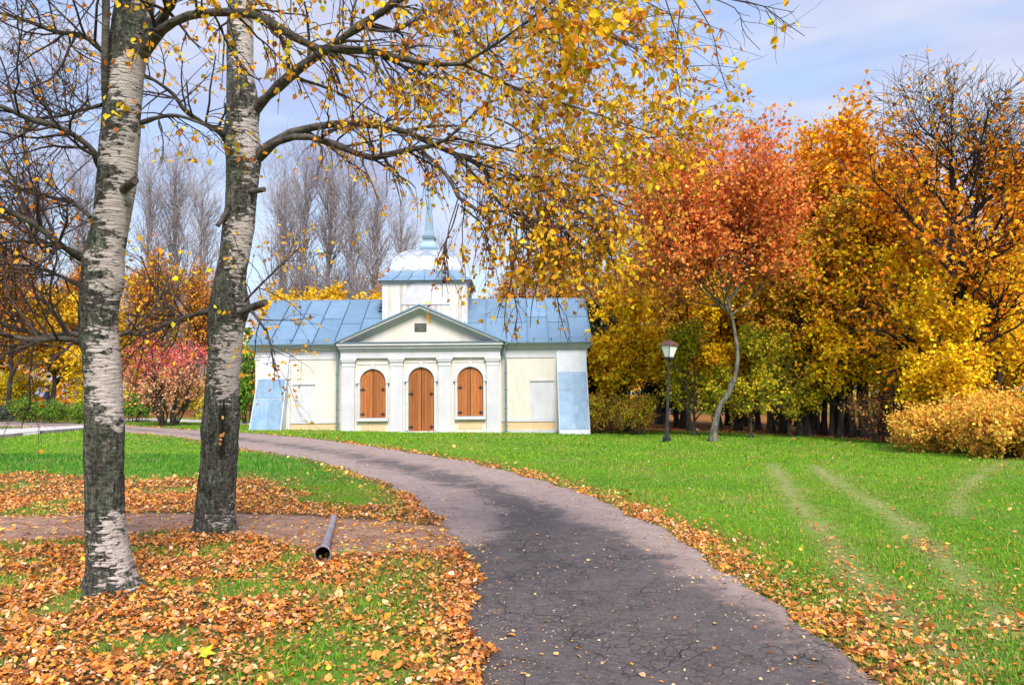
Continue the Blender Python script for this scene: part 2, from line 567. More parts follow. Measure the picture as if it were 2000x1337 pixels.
WOOD_EDGE = GL([(1150, 841), (1290, 840), (1390, 843), (1500, 848), (1620, 855), (1740, 862), (1860, 872), (2000, 884), (2300, 905)])
WOOD_POLY = np.vstack([WOOD_EDGE, np.array([(60, 20), (60, 70), (2, 70), (2.3, 40)])])
LEFT_WOOD = GL([(-200, 822), (0, 819), (110, 823), (200, 819), (300, 815), (480, 818)])
LEFT_WOOD_POLY = np.vstack([LEFT_WOOD, np.array([(-12, 90), (-70, 90), (-60, 36)])])

def zones(x, y):
    road = in_poly(x, y, ROAD_POLY)
    path = in_poly(x, y, PATH_POLY) & ~road
    walk = in_poly(x, y, WALK_POLY)
    dl, dr = dist_line(x, y, ROAD_L[::2]), dist_line(x, y, ROAD_R[::2])
    fg = in_poly(x, y, FG_POLY) & ~road
    mid = in_poly(x, y, MID_POLY) & ~road & ~path
    wood = in_poly(x, y, WOOD_POLY) | in_poly(x, y, LEFT_WOOD_POLY)
    rightside = dr < dl
    trk = 0.14 * (fbm(x * 2.2, y * 2.2, seed=61) + 0.6 * fbm(x * 7, y * 7, seed=62) - 0.72) + np.minimum(np.minimum(dist_line(x, y, TRACKS[0][::2]), dist_line(x, y, TRACKS[1][::2])), dist_line(x, y, TRACKS[2][::2]) + 0.05)
    n1 = fbm(x * 0.9, y * 0.9, seed=21)
    n2 = fbm(x * 2.3, y * 2.3, seed=22)
    trk = np.maximum(trk, 0) + 0.3 * np.maximum(0.48 - fbm(x * 0.9 + 7, y * 0.7, seed=63), 0)
    lit = np.zeros(np.shape(x))
    # thick litter under the birches
    lit = np.where(fg, np.clip(0.90 - 3.2 * np.maximum(n1 * 0.5 + n2 * 0.5 - 0.525, 0) * 2.4, 0.2, 1.0), lit)
    gp = np.exp(-((x - G(650, 1290)[0]) ** 2 / 0.35 + (y - G(650, 1290)[1]) ** 2 / 0.6))     # grassy patch by the road
    gp2 = np.exp(-((x - G(770, 1160)[0]) ** 2 / 0.22 + (y - G(770, 1160)[1]) ** 2 / 1.6))
    lit = np.where(fg, lit * (1 - 0.82 * np.maximum(gp, gp2)), lit)
    edge = 1 - sstep(0.0, 1.0, dist_line(x, y, MID_POLY[55:]) - 1.6 * (n2 - 0.5) - 1.2 * (n1 - 0.5))
    lit = np.where(mid, np.clip(0.92 - 6.0 * np.maximum(n1 * 0.5 + n2 * 0.5 - 0.54, 0), 0.3, 1.0) * (1 - 0.93 * edge), lit)
    vl = np.exp(-np.maximum(dl - 0.12, 0) / np.where(y < 11, 0.45, 0.22)) * np.where(y > 13, 0.85, 1.0)
    vr = np.exp(-np.maximum(dr - 0.30, 0) / np.where(y < 7, 0.36, 0.22)) * np.clip(2.6 * (0.5 * n1 + 0.5 * n2) - 0.40, 0.12, 1.1)
    lit = np.where(~road & ~path, np.maximum(lit, np.where(rightside, vr, vl)), lit)
    lit = np.where(~road & ~path & ~fg & ~mid & ~wood, np.maximum(lit, np.clip(0.42 * np.exp(-(trk / 0.13) ** 2) * np.clip(n2 * 3.4 - 1.2, 0, 1.4), 0, 1) * (1 - sstep(6, 11, y))), lit)
    lit = np.where(~road & ~path & ~fg & ~mid & rightside, np.maximum(lit, 0.014 + 0.30 * (1 - sstep(4.5, 8.5, y)) * n1), lit)
    lit = np.where(road, 0.045 + (0.55 * np.exp(-dl / 0.16) * (y < 12) + 0.5 * np.exp(-dr / 0.18)) * np.clip(2.4 * n2 - 0.5, 0, 1.3) + 0.16 * np.exp(-((x - G(1000, 1240)[0]) ** 2 / 0.10 + (y - G(1000, 1240)[1]) ** 2 / 0.02)), lit)
    lit = np.where(path, 0.10 + 0.25 * sstep(0.55, 0.75, n2) + 0.18 * sstep(-2.5, -0.8, x), lit)
    lit = np.where(walk, 0.01, lit)
    lit = np.where(wood & ~road, 0.85, lit)
    grass = np.where(road | path | walk, 0.0, np.clip(1.0 - 0.80 * lit, 0.0, 1.0))
    grass = np.where(fg, np.clip(1.05 - 1.15 * lit, 0.04, 1.0) * 0.75, grass)
    grass = np.where(mid, np.clip(1.0 - 1.1 * lit, 0.03, 1.0), grass)
    grass = grass * np.where(fg | mid | wood, 1, 1 - 0.85 * np.exp(-(trk / 0.14) ** 2) * (1 - sstep(18, 26, y)))
    grass = np.where(wood, 0.06, grass)
    return dict(road=road, path=path, walk=walk, lit=lit, grass=grass, fg=fg, mid=mid, wood=wood, dl=dl, dr=dr, trk=trk, n1=n1, n2=n2, right=rightside)

# ------------------------------------------------------------------ the ground sheet
def axis_grid(lo, hi, step, far, grow):
    a = list(np.arange(lo, hi + 1e-6, step))
    s = step
    while a[-1] < far[1]:
        s *= grow; a.append(a[-1] + s)
    s = step
    b = []
    c = lo
    while c > far[0]:
        s *= grow; c -= s; b.append(c)
    return np.array(b[::-1] + a)

def build_ground():
    xs = axis_grid(-9, 9, 0.16, (-330, 330), 1.07)
    ys = axis_grid(2.5, 14, 0.16, (-30, 620), 1.065)
    X, Y = np.meshgrid(xs, ys)
    x, y = X.ravel(), Y.ravel()
    z = zones(x, y)
    h = hgt(x, y) - 0.06 * (z['road'] & (z['dl'] > 0.05) & (z['dr'] > 0.05)) - 0.03 * z['path'] * (dist_line(x, y, PATH_POLY) > 0.05)
    grass = np.array((0.135, 0.29, 0.02)); soil = np.array((0.13, 0.08, 0.05)); orange = np.array((0.34, 0.13, 0.035))
    dry = np.array((0.26, 0.27, 0.08))
    far = np.array((0.20, 0.13, 0.04))
    c = grass[None] * (0.75 + 0.5 * z['n1'][:, None])
    c = c + (dry - c) * (0.45 * sstep(0.5, 0.72, z['n2']))[:, None]
    c = c + (np.array((0.36, 0.36, 0.15)) - c) * (0.8 * np.exp(-(z['trk'] / 0.17) ** 2) * (0.4 + 0.9 * z['n2']) * ~(z['fg'] | z['mid'] | z['wood']))[:, None]
    c = c + (soil - c) * np.clip(z['lit'] * 0.95, 0, 1)[:, None]
    far_w = (z['wood'] * 1.0)[:, None]
    c = c + (orange - c) * 0.75 * far_w
    c = c + (far - c) * sstep(60, 90, y)[:, None]
    c = np.where((z['road'] | z['path'])[:, None], np.array((0.20, 0.14, 0.12)), c)
    nx, ny = len(xs), len(ys)
    i = np.arange(nx * ny).reshape(ny, nx)
    F = np.stack([i[:-1, :-1], i[:-1, 1:], i[1:, 1:], i[1:, :-1]], -1).reshape(-1, 4)
    m, nt, out = new_mat('lawn_soil')
    a = nd(nt, 'ShaderNodeVertexColor', layer_name='Col').outputs['Color']
    v = coords(nt)
    n1 = noise(nt, v, 9, 8, 0.7)
    n2 = noise(nt, v, 60, 4, 0.7)
    c1 = mixc(nt, 1.0, a, ramp(nt, n1, [(0.25, 0.45), (0.75, 1.45)]), 'MULTIPLY')
    c1 = mixc(nt, 1.0, c1, ramp(nt, n2, [(0.2, 0.55), (0.8, 1.4)]), 'MULTIPLY')
    bsdf(nt, out, c1, 0.95, bump(nt, n2, 0.8, 0.03), 0, 0.1)
    link('ground', mesh('ground', np.stack([x, y, h], 1), F, m, col=c, smooth=True), kind='structure')
build_ground()

def strip(name, A, B, M, off, mat, col=None, attrs=None, skirt=0.08, **props):
    N = len(A)
    u = np.linspace(0, 1, M)
    P = A[:, None] * (1 - u)[None, :, None] + B[:, None] * u[None, :, None]
    x, y = P[..., 0].ravel(), P[..., 1].ravel()
    z = hgt(x, y) + off(x, y)
    V = np.stack([x, y, z], 1).reshape(N, M, 3)
    e0 = V[:, 0].copy(); e0[:, 2] -= skirt
    e1 = V[:, -1].copy(); e1[:, 2] -= skirt
    V = np.concatenate([e0[:, None], V, e1[:, None]], 1)
    Mx = M + 2
    i = np.arange(N * Mx).reshape(N, Mx)
    F = np.stack([i[:-1, :-1], i[:-1, 1:], i[1:, 1:], i[1:, :-1]], -1).reshape(-1, 4)
    V = V.reshape(-1, 3)
    at = None if attrs is None else {k: f(V[:, 0], V[:, 1], np.tile(np.r_[0, u, 1], N)) for k, f in attrs.items()}
    return link(name, mesh(name, V, F, mat, smooth=True, attrs=at), **props)

def mat_road():
    m, nt, out = new_mat('worn_asphalt')
    asp = nd(nt, 'ShaderNodeAttribute', attribute_name='asphalt').outputs['Fac']
    v = coords(nt)
    big = noise(nt, v, 0.9, 6, 0.62, 0.6)
    mid = noise(nt, v, 4, 10, 0.74, 0.4)
    fine = noise(nt, v, 45, 6, 0.8)
    peb = nd(nt, 'ShaderNodeTexVoronoi', {'Vector': v, 'Scale': 55.0, 'Randomness': 1.0}).outputs['Distance']
    # cracks: warped voronoi borders
    wv = nd(nt, 'ShaderNodeMixRGB', {'Fac': 0.16, 'Color1': v, 'Color2': nd(nt, 'ShaderNodeTexNoise', {'Vector': v, 'Scale': 5.0, 'Detail': 3.0}).outputs['Color']}).outputs['Color']
    cr = nd(nt, 'ShaderNodeTexVoronoi', {'Vector': wv, 'Scale': 9.5}, feature='DISTANCE_TO_EDGE').outputs['Distance']
    crack = ramp(nt, cr, [(0.0, 0.65), (0.06, 0.0)])
    cr2 = nd(nt, 'ShaderNodeTexVoronoi', {'Vector': wv, 'Scale': 1.9}, feature='DISTANCE_TO_EDGE').outputs['Distance']
    crack = mixc(nt, 1.0, crack, ramp(nt, cr2, [(0.0, 1.0), (0.014, 0.0)]), 'LIGHTEN')
    crack = mixc(nt, 1.0, crack, ramp(nt, noise(nt, v, 1.1, 3), [(0.40, 0.0), (0.58, 1.0)]), 'MULTIPLY')
    dark = mixc(nt, ramp(nt, fine, [(0.36, 0.0), (0.64, 1.0)]), (0.024, 0.020, 0.020), (0.145, 0.122, 0.122))
    dark = mixc(nt, ramp(nt, mid, [(0.40, 0.0), (0.72, 0.75)]), dark, (0.17, 0.145, 0.145))
    dark = mixc(nt, ramp(nt, peb, [(0.06, 0.30), (0.16, 0.0)]), dark, (0.42, 0.38, 0.36))
    dark = mixc(nt, crack, dark, (0.016, 0.014, 0.015))
    dirt = mixc(nt, ramp(nt, mid, [(0.3, 0.0), (0.7, 1.0)]), (0.25, 0.185, 0.165), (0.44, 0.345, 0.315))
    dirt = mixc(nt, ramp(nt, fine, [(0.3, 0.35), (0.6, 0.0)]), dirt, (0.13, 0.095, 0.09))
    s = nd(nt, 'ShaderNodeMath', {0: big, 1: 1.2, 2: asp}, operation='MULTIPLY_ADD').outputs[0]
    s = nd(nt, 'ShaderNodeMath', {0: mid, 1: 2.6, 2: s}, operation='MULTIPLY_ADD').outputs[0]
    s = nd(nt, 'ShaderNodeMath', {0: fine, 1: 0.5, 2: s}, operation='MULTIPLY_ADD').outputs[0]
    mask = ramp(nt, nd(nt, 'ShaderNodeMath', {0: s, 1: 0.22}, operation='MULTIPLY').outputs[0], [(0.535, 0.0), (0.645, 1.0)])
    c = mixc(nt, mask, dirt, dark)
    h = nd(nt, 'ShaderNodeMath', {0: crack, 1: -1.5, 2: fine}, operation='MULTIPLY_ADD').outputs[0]
    h = nd(nt, 'ShaderNodeMath', {0: mid, 1: 1.0, 2: h}, operation='MULTIPLY_ADD').outputs[0]
    bsdf(nt, out, c, 0.85, bump(nt, h, 0.7, 0.012), 0, 0.3)
    return m

def asphalt_attr(x, y, u):
    yk = [0, 5.0, 6.5, 8.3, 10.0, 12.0, 16.0, 22.0, 30.0, 60.0]
    lo = np.interp(y, yk, [-.3, -.3, -.2, -.05, .30, .34, .25, .25, .2, .2])
    hi = np.interp(y, yk, [1.05, .98, .90, .82, .72, .66, .62, .6, .55, .5])
    k = np.interp(y, yk, [1, 1, 1, 1, .95, .85, .75, .62, .5, .4])
    return k * sstep(-0.22, 0.22, u - lo) * (1 - sstep(-0.20, 0.20, u - hi))

strip('road', ROAD_L, ROAD_R, 26, lambda x, y: 0.006 + 0.0012 * np.maximum(y, 0), mat_road(), attrs={'asphalt': asphalt_attr}, kind='structure')
MAT['path'] = mat_noisy('trodden_earth', (0.24, 0.125, 0.085), (0.42, 0.26, 0.19), 4, 0.95, 0.8, 55, (1, 1, 1), 0.02)
strip('footpath', PATH_N, PATH_F, 10, lambda x, y: 0.004 + 0 * x, MAT['path'], kind='structure')
MAT['slab'] = mat_noisy('pale_concrete', (0.46, 0.43, 0.42), (0.62, 0.59, 0.57), 3, 0.9, 0.3, 50)
MAT['kerb'] = mat_noisy('weathered_kerb_concrete', (0.10, 0.10, 0.095), (0.2, 0.19, 0.18), 5, 0.9, 0.3, 50)
strip('pavement', WALK_N, WALK_F, 6, lambda x, y: 0.10 + 0 * x, MAT['slab'], skirt=0.2, kind='structure')
strip('pavement_kerb', WALK_N + np.array((0.0, -0.12)), WALK_N - np.array((0, 0.004)), 3, lambda x, y: 0.115 + 0 * x, MAT['kerb'], skirt=0.2, kind='structure')
strip('far_path', FOOT_N, FOOT_F, 4, lambda x, y: 0.05 + 0 * x, MAT['slab'], kind='structure')

# ------------------------------------------------------------------ grass and leaf litter
def scatter(rng, bands):
    out = []
    for (y0, y1, dens) in bands:
        A = (y1 - y0) * (0.68 * (y0 + y1) + 1.6)
        n = int(A * dens)
        y = rng.uniform(y0, y1, n * 1)
        hw = 0.68 * y + 0.8
        hm = 0.68 * y1 + 0.8
        x = rng.uniform(-hm, hm, n)
        k = np.abs(x) < hw
        out.append(np.stack([x[k], y[k], np.full(k.sum(), (y0 + y1) / 2)], 1))
    return np.concatenate(out)

BUILD_X, BUILD_Y = W(823, 846, 33.2)[0], W(823, 846, 33.2)[1]
def off_building(x, y):
    return ~((np.abs(x - BUILD_X) < 7.0) & (y > BUILD_Y - 0.05) & (y < BUILD_Y + 6.4))

def build_grass(name, label, sel, bands, seed):
    rng = np.random.default_rng(seed)
    P = scatter(rng, bands)
    x, y = P[:, 0], P[:, 1]
    k0 = off_building(x, y)
    P, x, y = P[k0], x[k0], y[k0]
    z = zones(x, y)
    tuft = fbm(x * 3.1, y * 3.1, seed=seed + 1)
    keep = (rng.random(len(x)) < z['grass'] * (0.45 + 1.1 * tuft)) & sel(x, y, z)
    x, y = x[keep], y[keep]
    z = {k: v[keep] for k, v in z.items()}
    tuft = tuft[keep]
    n = len(x)
    far = sstep(9, 34, y)
    H = (0.022 + 0.055 * rng.random(n) ** 1.5) * (0.4 + 1.1 * tuft) * (1 + 0.25 * far)
    H = np.where(z['fg'] | z['mid'], H * 1.05, H)
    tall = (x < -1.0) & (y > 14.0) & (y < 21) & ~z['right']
    H = np.where(tall, H * 1.5, H)
    H = H * (1 - 0.5 * np.exp(-(z['trk'] / 0.2) ** 2))
    Wd = 0.0024 + 0.0022 * rng.random(n) + 0.014 * far
    a = rng.uniform(0, 2 * np.pi, n)
    lean = rng.uniform(0.3, 1.6, n)
    la = rng.uniform(0, 2 * np.pi, n)
    base = np.stack([x, y, hgt(x, y) - 0.005], 1)
    sd = np.stack([np.cos(a), np.sin(a), 0 * a], 1) * Wd[:, None]
    ld = np.stack([np.cos(la), np.sin(la), 0 * a], 1)
    mid = base + ld * (lean * H * 0.30)[:, None] + np.array([0, 0, 1.0]) * (H * 0.62)[:, None]
    tip = base + ld * (lean * H * 0.95)[:, None] + np.array([0, 0, 1.0]) * (H * (1.05 - 0.38 * lean))[:, None]
    V = np.stack([base - sd, base + sd, mid + sd * 0.8, mid - sd * 0.8, tip], 1)
    b = np.arange(n) * 5
    F = [np.stack([b, b + 1, b + 2, b + 3], 1), np.stack([b + 3, b + 2, b + 4], 1)]
    pal = [(0.18, 0.39, 0.02), (0.26, 0.46, 0.03), (0.085, 0.27, 0.02), (0.40, 0.48, 0.09)]
    c = pick_cols(rng, pal, n, [4, 4, 2.2, 1.2], 0.16)
    dk = (0.45 * sstep(0.45, 0.65, fbm(x * 0.35, y * 0.35, seed=31)))[:, None]
    c = c * (1 - dk * np.array([0.55, 0.25, 0.0]))
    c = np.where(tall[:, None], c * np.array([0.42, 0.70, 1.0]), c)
    patchy = sstep(0.50, 0.66, fbm(x * 0.8, y * 0.8, seed=77))
    c = c * (1 - patchy[:, None] * np.array([-0.35, -0.02, -0.6]) * 0.8)
    straw = rng.random(n) < (0.05 + 0.10 * patchy + 0.5 * np.exp(-(z['trk'] / 0.25) ** 2) * ~(z['fg'] | z['mid']) + 0.12 * (z['fg'] | z['mid']))
    c = np.where(straw[:, None], np.array([0.42, 0.36, 0.14]) * rng.uniform(0.7, 1.2, (n, 1)), c)
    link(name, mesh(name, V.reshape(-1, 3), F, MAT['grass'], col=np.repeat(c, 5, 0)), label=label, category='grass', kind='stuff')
    return n

GB = [(3.6, 6, 3600), (6, 9, 2600), (9, 14, 1200), (14, 22, 420), (22, 32, 170), (32, 46, 42)]
ng = build_grass('lawn_grass', 'bright green mown grass between the road and the autumn trees', lambda x, y, z: z['right'] & ~z['fg'] & ~z['mid'], GB, 41)
ng2 = build_grass('verge_grass', 'green grass tufts among the fallen leaves left of the road', lambda x, y, z: ~(z['right'] & ~z['fg'] & ~z['mid']), GB, 43)

PAL_LIT = [(0.74, 0.29, 0.07), (0.80, 0.40, 0.17), (0.78, 0.24, 0.035), (0.82, 0.56, 0.36), (0.48, 0.16, 0.05), (0.80, 0.48, 0.07), (0.26, 0.09, 0.04)]
W_LIT = [4, 3.4, 3.6, 1.8, 3.2, 1.4, 2.2]

def build_litter(name, label, sel, bands, seed, sizemul=1.0):
    rng = np.random.default_rng(seed)
    P = scatter(rng, bands)
    x, y = P[:, 0], P[:, 1]
    k0 = off_building(x, y)
    x, y = x[k0], y[k0]
    z = zones(x, y)
    keep = (rng.random(len(x)) < z['lit']) & sel(x, y, z)
    x, y = x[keep], y[keep]
    z = {k: v[keep] for k, v in z.items()}
    n = len(x)
    far = sstep(9, 34, y)
    size = np.clip(0.031 * np.exp(0.38 * rng.normal(size=n)), 0.014, 0.085) * (1 + 1.3 * far) * sizemul
    lift = np.where(z['road'] | z['path'], 0.012, 0.008 + 0.030 * rng.random(n) * np.clip(z['lit'], 0.3, 1))
    a = rng.uniform(0, 2 * np.pi, n)
    tilt = np.where(z['road'] | z['path'], 0.16, 0.55)
    ax = np.stack([np.cos(a), np.sin(a), tilt * rng.normal(size=n)], 1)
    C = np.stack([x, y, hgt(x, y) + lift + 0.0012 * y * z['road']], 1)
    V, F, k = leaf_mesh(rng, C, size, ax, True, flat=0.72)
    c = pick_cols(rng, PAL_LIT, n, W_LIT, 0.22)
    yel = (~z['right']) & ~z['fg'] & ~z['mid']
    c = np.where((yel & (rng.random(n) < 0.5))[:, None], c * np.array([1.05, 1.35, 0.8]), c)
    pale = (z['road'] & (rng.random(n) < 0.5))
    c = np.where(pale[:, None], np.array([0.70, 0.48, 0.26]) * rng.uniform(0.75, 1.1, (n, 1)), c)
    link(name, mesh(name, V, F, MAT['litter'], col=np.repeat(np.clip(c, 0.01, 0.9), k, 0)), label=label, category='leaves', kind='stuff')
    return n

LB = [(3.6, 6, 2700), (6, 9, 2200), (9, 13, 1400), (13, 18, 560), (18, 26, 130), (26, 38, 60)]
nl = build_litter('leaf_litter', 'orange and tan fallen leaves carpeting the ground under the birches', lambda x, y, z: ~z['road'] & ~(z['right'] & ~z['fg'] & ~z['mid']), LB, 51)
nl2 = build_litter('lawn_litter', 'fallen leaves strewn along the lawn side of the road', lambda x, y, z: ~z['road'] & z['right'] & ~z['fg'] & ~z['mid'], LB, 52)
LBR = [(3.6, 6, 900), (6, 9, 800), (9, 14, 500), (14, 22, 200)]
nl3 = build_litter('road_litter', 'thin scatter of small pale leaves on the asphalt', lambda x, y, z: z['road'], LBR, 53, 0.62)

def build_gravel():
    rng = np.random.default_rng(57)
    P = scatter(rng, [(3.6, 6, 420), (6, 9, 300), (9, 14, 150), (14, 22, 50)])
    x, y = P[:, 0], P[:, 1]
    z = zones(x, y)
    nn = fbm(x * 1.6, y * 1.6, seed=58)
    keep = (z['road'] & (rng.random(len(x)) < np.clip(0.9 * np.exp(-np.minimum(z['dl'], z['dr']) / 0.5) + 1.6 * (nn - 0.50), 0.03, 1))) | (z['path'] & (rng.random(len(x)) < 0.6))
    x, y = x[keep], y[keep]
    rd = z['road'][keep]
    n = len(x)
    O = np.array([(1, 0, 0), (0, 1, 0), (-1, 0, 0), (0, -1, 0), (0, 0, 0.7), (0, 0, -0.5)], float)
    T = np.array([(0, 1, 4), (1, 2, 4), (2, 3, 4), (3, 0, 4), (1, 0, 5), (2, 1, 5), (3, 2, 5), (0, 3, 5)])
    sz = np.clip(0.0042 * np.exp(0.45 * rng.normal(size=n)), 0.003, 0.016) * (1 + 0.05 * y)
    a = rng.uniform(0, 6.28, n)
    jit = rng.uniform(0.65, 1.25, (n, 6, 3))
    L = O[None] * jit * sz[:, None, None]
    ca, sa = np.cos(a)[:, None], np.sin(a)[:, None]
    V = np.stack([L[..., 0] * ca - L[..., 1] * sa + x[:, None], L[..., 0] * sa + L[..., 1] * ca + y[:, None], L[..., 2] + (hgt(x, y) + np.where(rd, 0.006 + 0.0012 * y, 0.005) + 0.002)[:, None]], -1)
    F = (T[None] + (np.arange(n) * 6)[:, None, None]).reshape(-1, 3)
    c = pick_cols(rng, [(0.26, 0.215, 0.20), (0.16, 0.13, 0.125), (0.36, 0.31, 0.285), (0.09, 0.075, 0.075)], n, None, 0.2)
    m, nt, out = new_mat('gravel_stone')
    bsdf(nt, out, nd(nt, 'ShaderNodeVertexColor', layer_name='Col').outputs['Color'], 0.85, None, 0, 0.3)
    link('gravel', mesh('gravel', V.reshape(-1, 3), F, m, col=np.repeat(c, 6, 0)), label='loose grit on the road margins and the earth path', category='gravel', kind='stuff')
build_gravel()

# ------------------------------------------------------------------ tree building
TREE_CACHE = {}
def tree_meshes(key, **k):
    if key in TREE_CACHE:
        return TREE_CACHE[key]
    rng = np.random.default_rng(k.get('seed', 1))
    H = k['H']; r = k.get('r', 0.018 * H)
    spread = k.get('spread', 0.32) * H
    cb = k.get('crown_base', 0.3)
    lean = np.array(k.get('lean', (0, 0)))
    tp = k.get('trunk')
    if tp is None:
        z = np.linspace(0, 1, 7)
        tp = np.stack([lean[0] * z * H + 0.02 * H * (rng.random(7) - .5) * (z > 0.05), lean[1] * z * H + 0.02 * H * (rng.random(7) - .5) * (z > 0.05), z * H * k.get('trunk_top', 0.85)], 1)
    T = resample(np.asarray(tp, float), 14)[None]
    tt = np.linspace(0, 1, 14)
    TR = (r * (1 - 0.88 * tt ** 0.9) + r * 0.55 * np.exp(-tt / 0.03))[None]
    up = k.get('up', 0.35)
    l1, r1 = sprout(rng, T, TR, k.get('n1', 14), cb, 0.97, (spread * 0.75, spread * 1.25), k.get('a1', (40, 75)), 9, -k.get('trop', 0.08), 0.13, 0.62, 0.012, 0.3, k.get('tap', 0.5), (0, 0, 1), up * 0.6)
    l2, r2 = sprout(rng, l1, r1, k.get('n2', 9), 0.2, 1.0, (spread * 0.32, spread * 0.62), (25, 65), 6, -k.get('trop', 0.08) * 0.7, 0.16, 0.6, 0.007, 0.4, 0.35, (0, 0, 1), up * 0.3)
    l3, r3 = sprout(rng, l2, r2, k.get('n3', 7), 0.2, 1.0, (spread * 0.14, spread * 0.30), (25, 70), 4, k.get('droop', 0.0), 0.18, 0.6, k.get('rt', 0.006), 0.5, 0.2, (0, 0, 1), up * 0.2)
    wood = [tubes(T, TR, 10), tubes(l1, r1, 5)]
    tw = [tubes(l2, r2, 3)]
    if k.get('twigs', True):
        tw.append(tubes(l3, r3, 3))
    # foliage
    nlf = k.get('nleaf', 12)
    M = len(l3)
    fol = None
    if nlf:
        par = np.repeat(np.arange(M), nlf)
        n = len(par)
        t = rng.random(n)
        f = t * 3
        i = np.minimum(f.astype(int), 2)
        w = (f - i)[:, None]
        C = l3[par, i] * (1 - w) + l3[par, i + 1] * w
        C = C + rng.normal(size=(n, 3)) * k.get('ls', 0.12) * 0.55
        zrel = (C[:, 2]) / H
        keep = rng.random(n) < np.interp(zrel, k.get('dz', [0, 1]), k.get('dk', [1, 1]))
        C = C[keep]; n = len(C); zrel = zrel[keep]
        size = k.get('ls', 0.12) * rng.uniform(0.65, 1.3, n)
        ax = rng.normal(size=(n, 3)); ax[:, 2] -= 0.35
        V, F, kk = leaf_mesh(rng, C, size, ax, False)
        c = pick_cols(rng, k['pal'], n, k.get('w'), k.get('jit', 0.2))
        if 'pal_low' in k:
            c2 = pick_cols(rng, k['pal_low'], n, None, 0.2)
            lw = (1 - sstep(k['low'][0], k['low'][1], zrel + 0.10 * rng.normal(size=n)))[:, None]
            c = np.where(rng.random((n, 1)) < lw, c2, c)
        # whole sprays differ in tint
        tint = 0.82 + 0.36 * vnoise(C[:, 0] * 1.1, C[:, 1] * 1.1, C[:, 2] * 1.1, seed=5)
        c = np.clip(c * tint[:, None], 0.005, 0.9)
        fol = mesh('crown', V, F, k.get('fmat', MAT['leaf']), col=np.repeat(c, kk, 0))
    wv, wf = join(wood); tv, tf = join(tw)
    res = (mesh('trunk', wv, wf, k.get('bark', MAT['trunk']), smooth=True), mesh('twigs', tv, tf, k.get('tbark', MAT['twig'])), fol)
    TREE_CACHE[key] = res
    return res

def plant_tree(name, label, cat, pos, meshes, rz=0.0, s=1.0, sz=None, group=None):
    o = thing(name, label, cat, (pos[0], pos[1], pos[2] - 0.03), rz, group)
    o.scale = (s, s, sz or s)
    link('trunk', meshes[0], o)
    link('branches', meshes[1], o)
    if meshes[2]:
        link('crown', meshes[2], o)
    return o

YEL = [(0.95, 0.60, 0.012), (0.95, 0.52, 0.012), (0.86, 0.60, 0.03), (0.95, 0.70, 0.03)]
ORA = [(0.95, 0.37, 0.012), (0.93, 0.27, 0.015), (0.95, 0.48, 0.012), (0.78, 0.21, 0.02)]
REDO = [(0.95, 0.23, 0.06), (0.95, 0.31, 0.07), (0.92, 0.16, 0.05), (0.95, 0.43, 0.10)]
YGR = [(0.52, 0.52, 0.02), (0.80, 0.60, 0.02), (0.30, 0.40, 0.02), (0.90, 0.60, 0.02)]
GRN = [(0.12, 0.30, 0.03), (0.18, 0.34, 0.03), (0.30, 0.42, 0.04), (0.07, 0.17, 0.03)]
BRN = [(0.52, 0.22, 0.06), (0.66, 0.30, 0.06), (0.38, 0.16, 0.06), (0.60, 0.40, 0.07)]

# red tree with a bent pale trunk at the edge of the lawn
_p = col_at(1390, 27.5)
_tr = np.array([W(1390, 848, 27.5), W(1402, 800, 27.5), W(1430, 752, 27.6), W(1441, 700, 27.7), W(1434, 640, 27.8), W(1420, 580, 27.8), W(1408, 530, 27.8), W(1398, 480, 27.8), W(1400, 430, 27.8)]) - _p
_tr[0] = (0, 0, 0)
m = tree_meshes('red', seed=11, H=10.8, r=0.115, trunk=_tr, spread=0.43, crown_base=0.55, n1=34, n2=13, n3=8, nleaf=9, ls=0.135, pal=REDO, w=[4, 4, 2, 2], pal_low=BRN + ORA + REDO, low=(0.38, 0.52), dz=[0, 0.42, 0.54, 1], dk=[0.15, 0.4, 1, 1], bark=MAT['greytrunk'], a1=(30, 95), up=0.30, tap=0.35)
plant_tree('red_leaved_tree', 'tree with a coral red crown and a bent pale trunk at the lawn edge', 'tree', _p, m)

m = tree_meshes('oak', seed=23, H=11.0, r=0.27, spread=0.42, crown_base=0.22, n1=20, n2=12, n3=9, nleaf=7, ls=0.16, pal=ORA, dz=[0, 0.60, 0.76, 0.88, 1], dk=[0.8, 0.8, 0.6, 0.16, 0.05], a1=(40, 80), up=0.3, rt=0.009, bark=MAT['darkbark'], tbark=MAT['darkbark'], trunk_top=0.93)
plant_tree('oak_tree', 'tall dark oak whose bare top rises above its orange leaves', 'tree', col_at(1872, 25.5), m, 0.4)

m = tree_meshes('orangeA', seed=31, H=12.3, r=0.22, spread=0.30, crown_base=0.25, n1=22, n2=10, n3=7, nleaf=7, ls=0.18, pal=ORA, w=[3, 2, 3, 1], pal_low=YEL + ORA, low=(0.45, 0.7), up=0.6, a1=(30, 65))
plant_tree('orange_oak', 'orange oak between the red tree and the bare-topped oak', 'tree', col_at(1690, 32), m, 1.0, 1.06)
plant_tree('orange_oak', 'tall orange oak close behind the bare-topped one, on its left', 'tree', col_at(1790, 30), m, 5.2, 0.90)
plant_tree('orange_oak', 'orange oak far back between the chapel and the red tree', 'tree', col_at(1290, 44), m, 0.2, 0.85)
plant_tree('orange_oak', 'orange oak at the right edge behind the bare-topped oak', 'tree', col_at(2010, 33), m, 2.6, 0.92)
plant_tree('orange_oak', 'slim orange oak directly behind the red tree, on its right', 'tree', col_at(1585, 35), m, 4.0, 1.05)

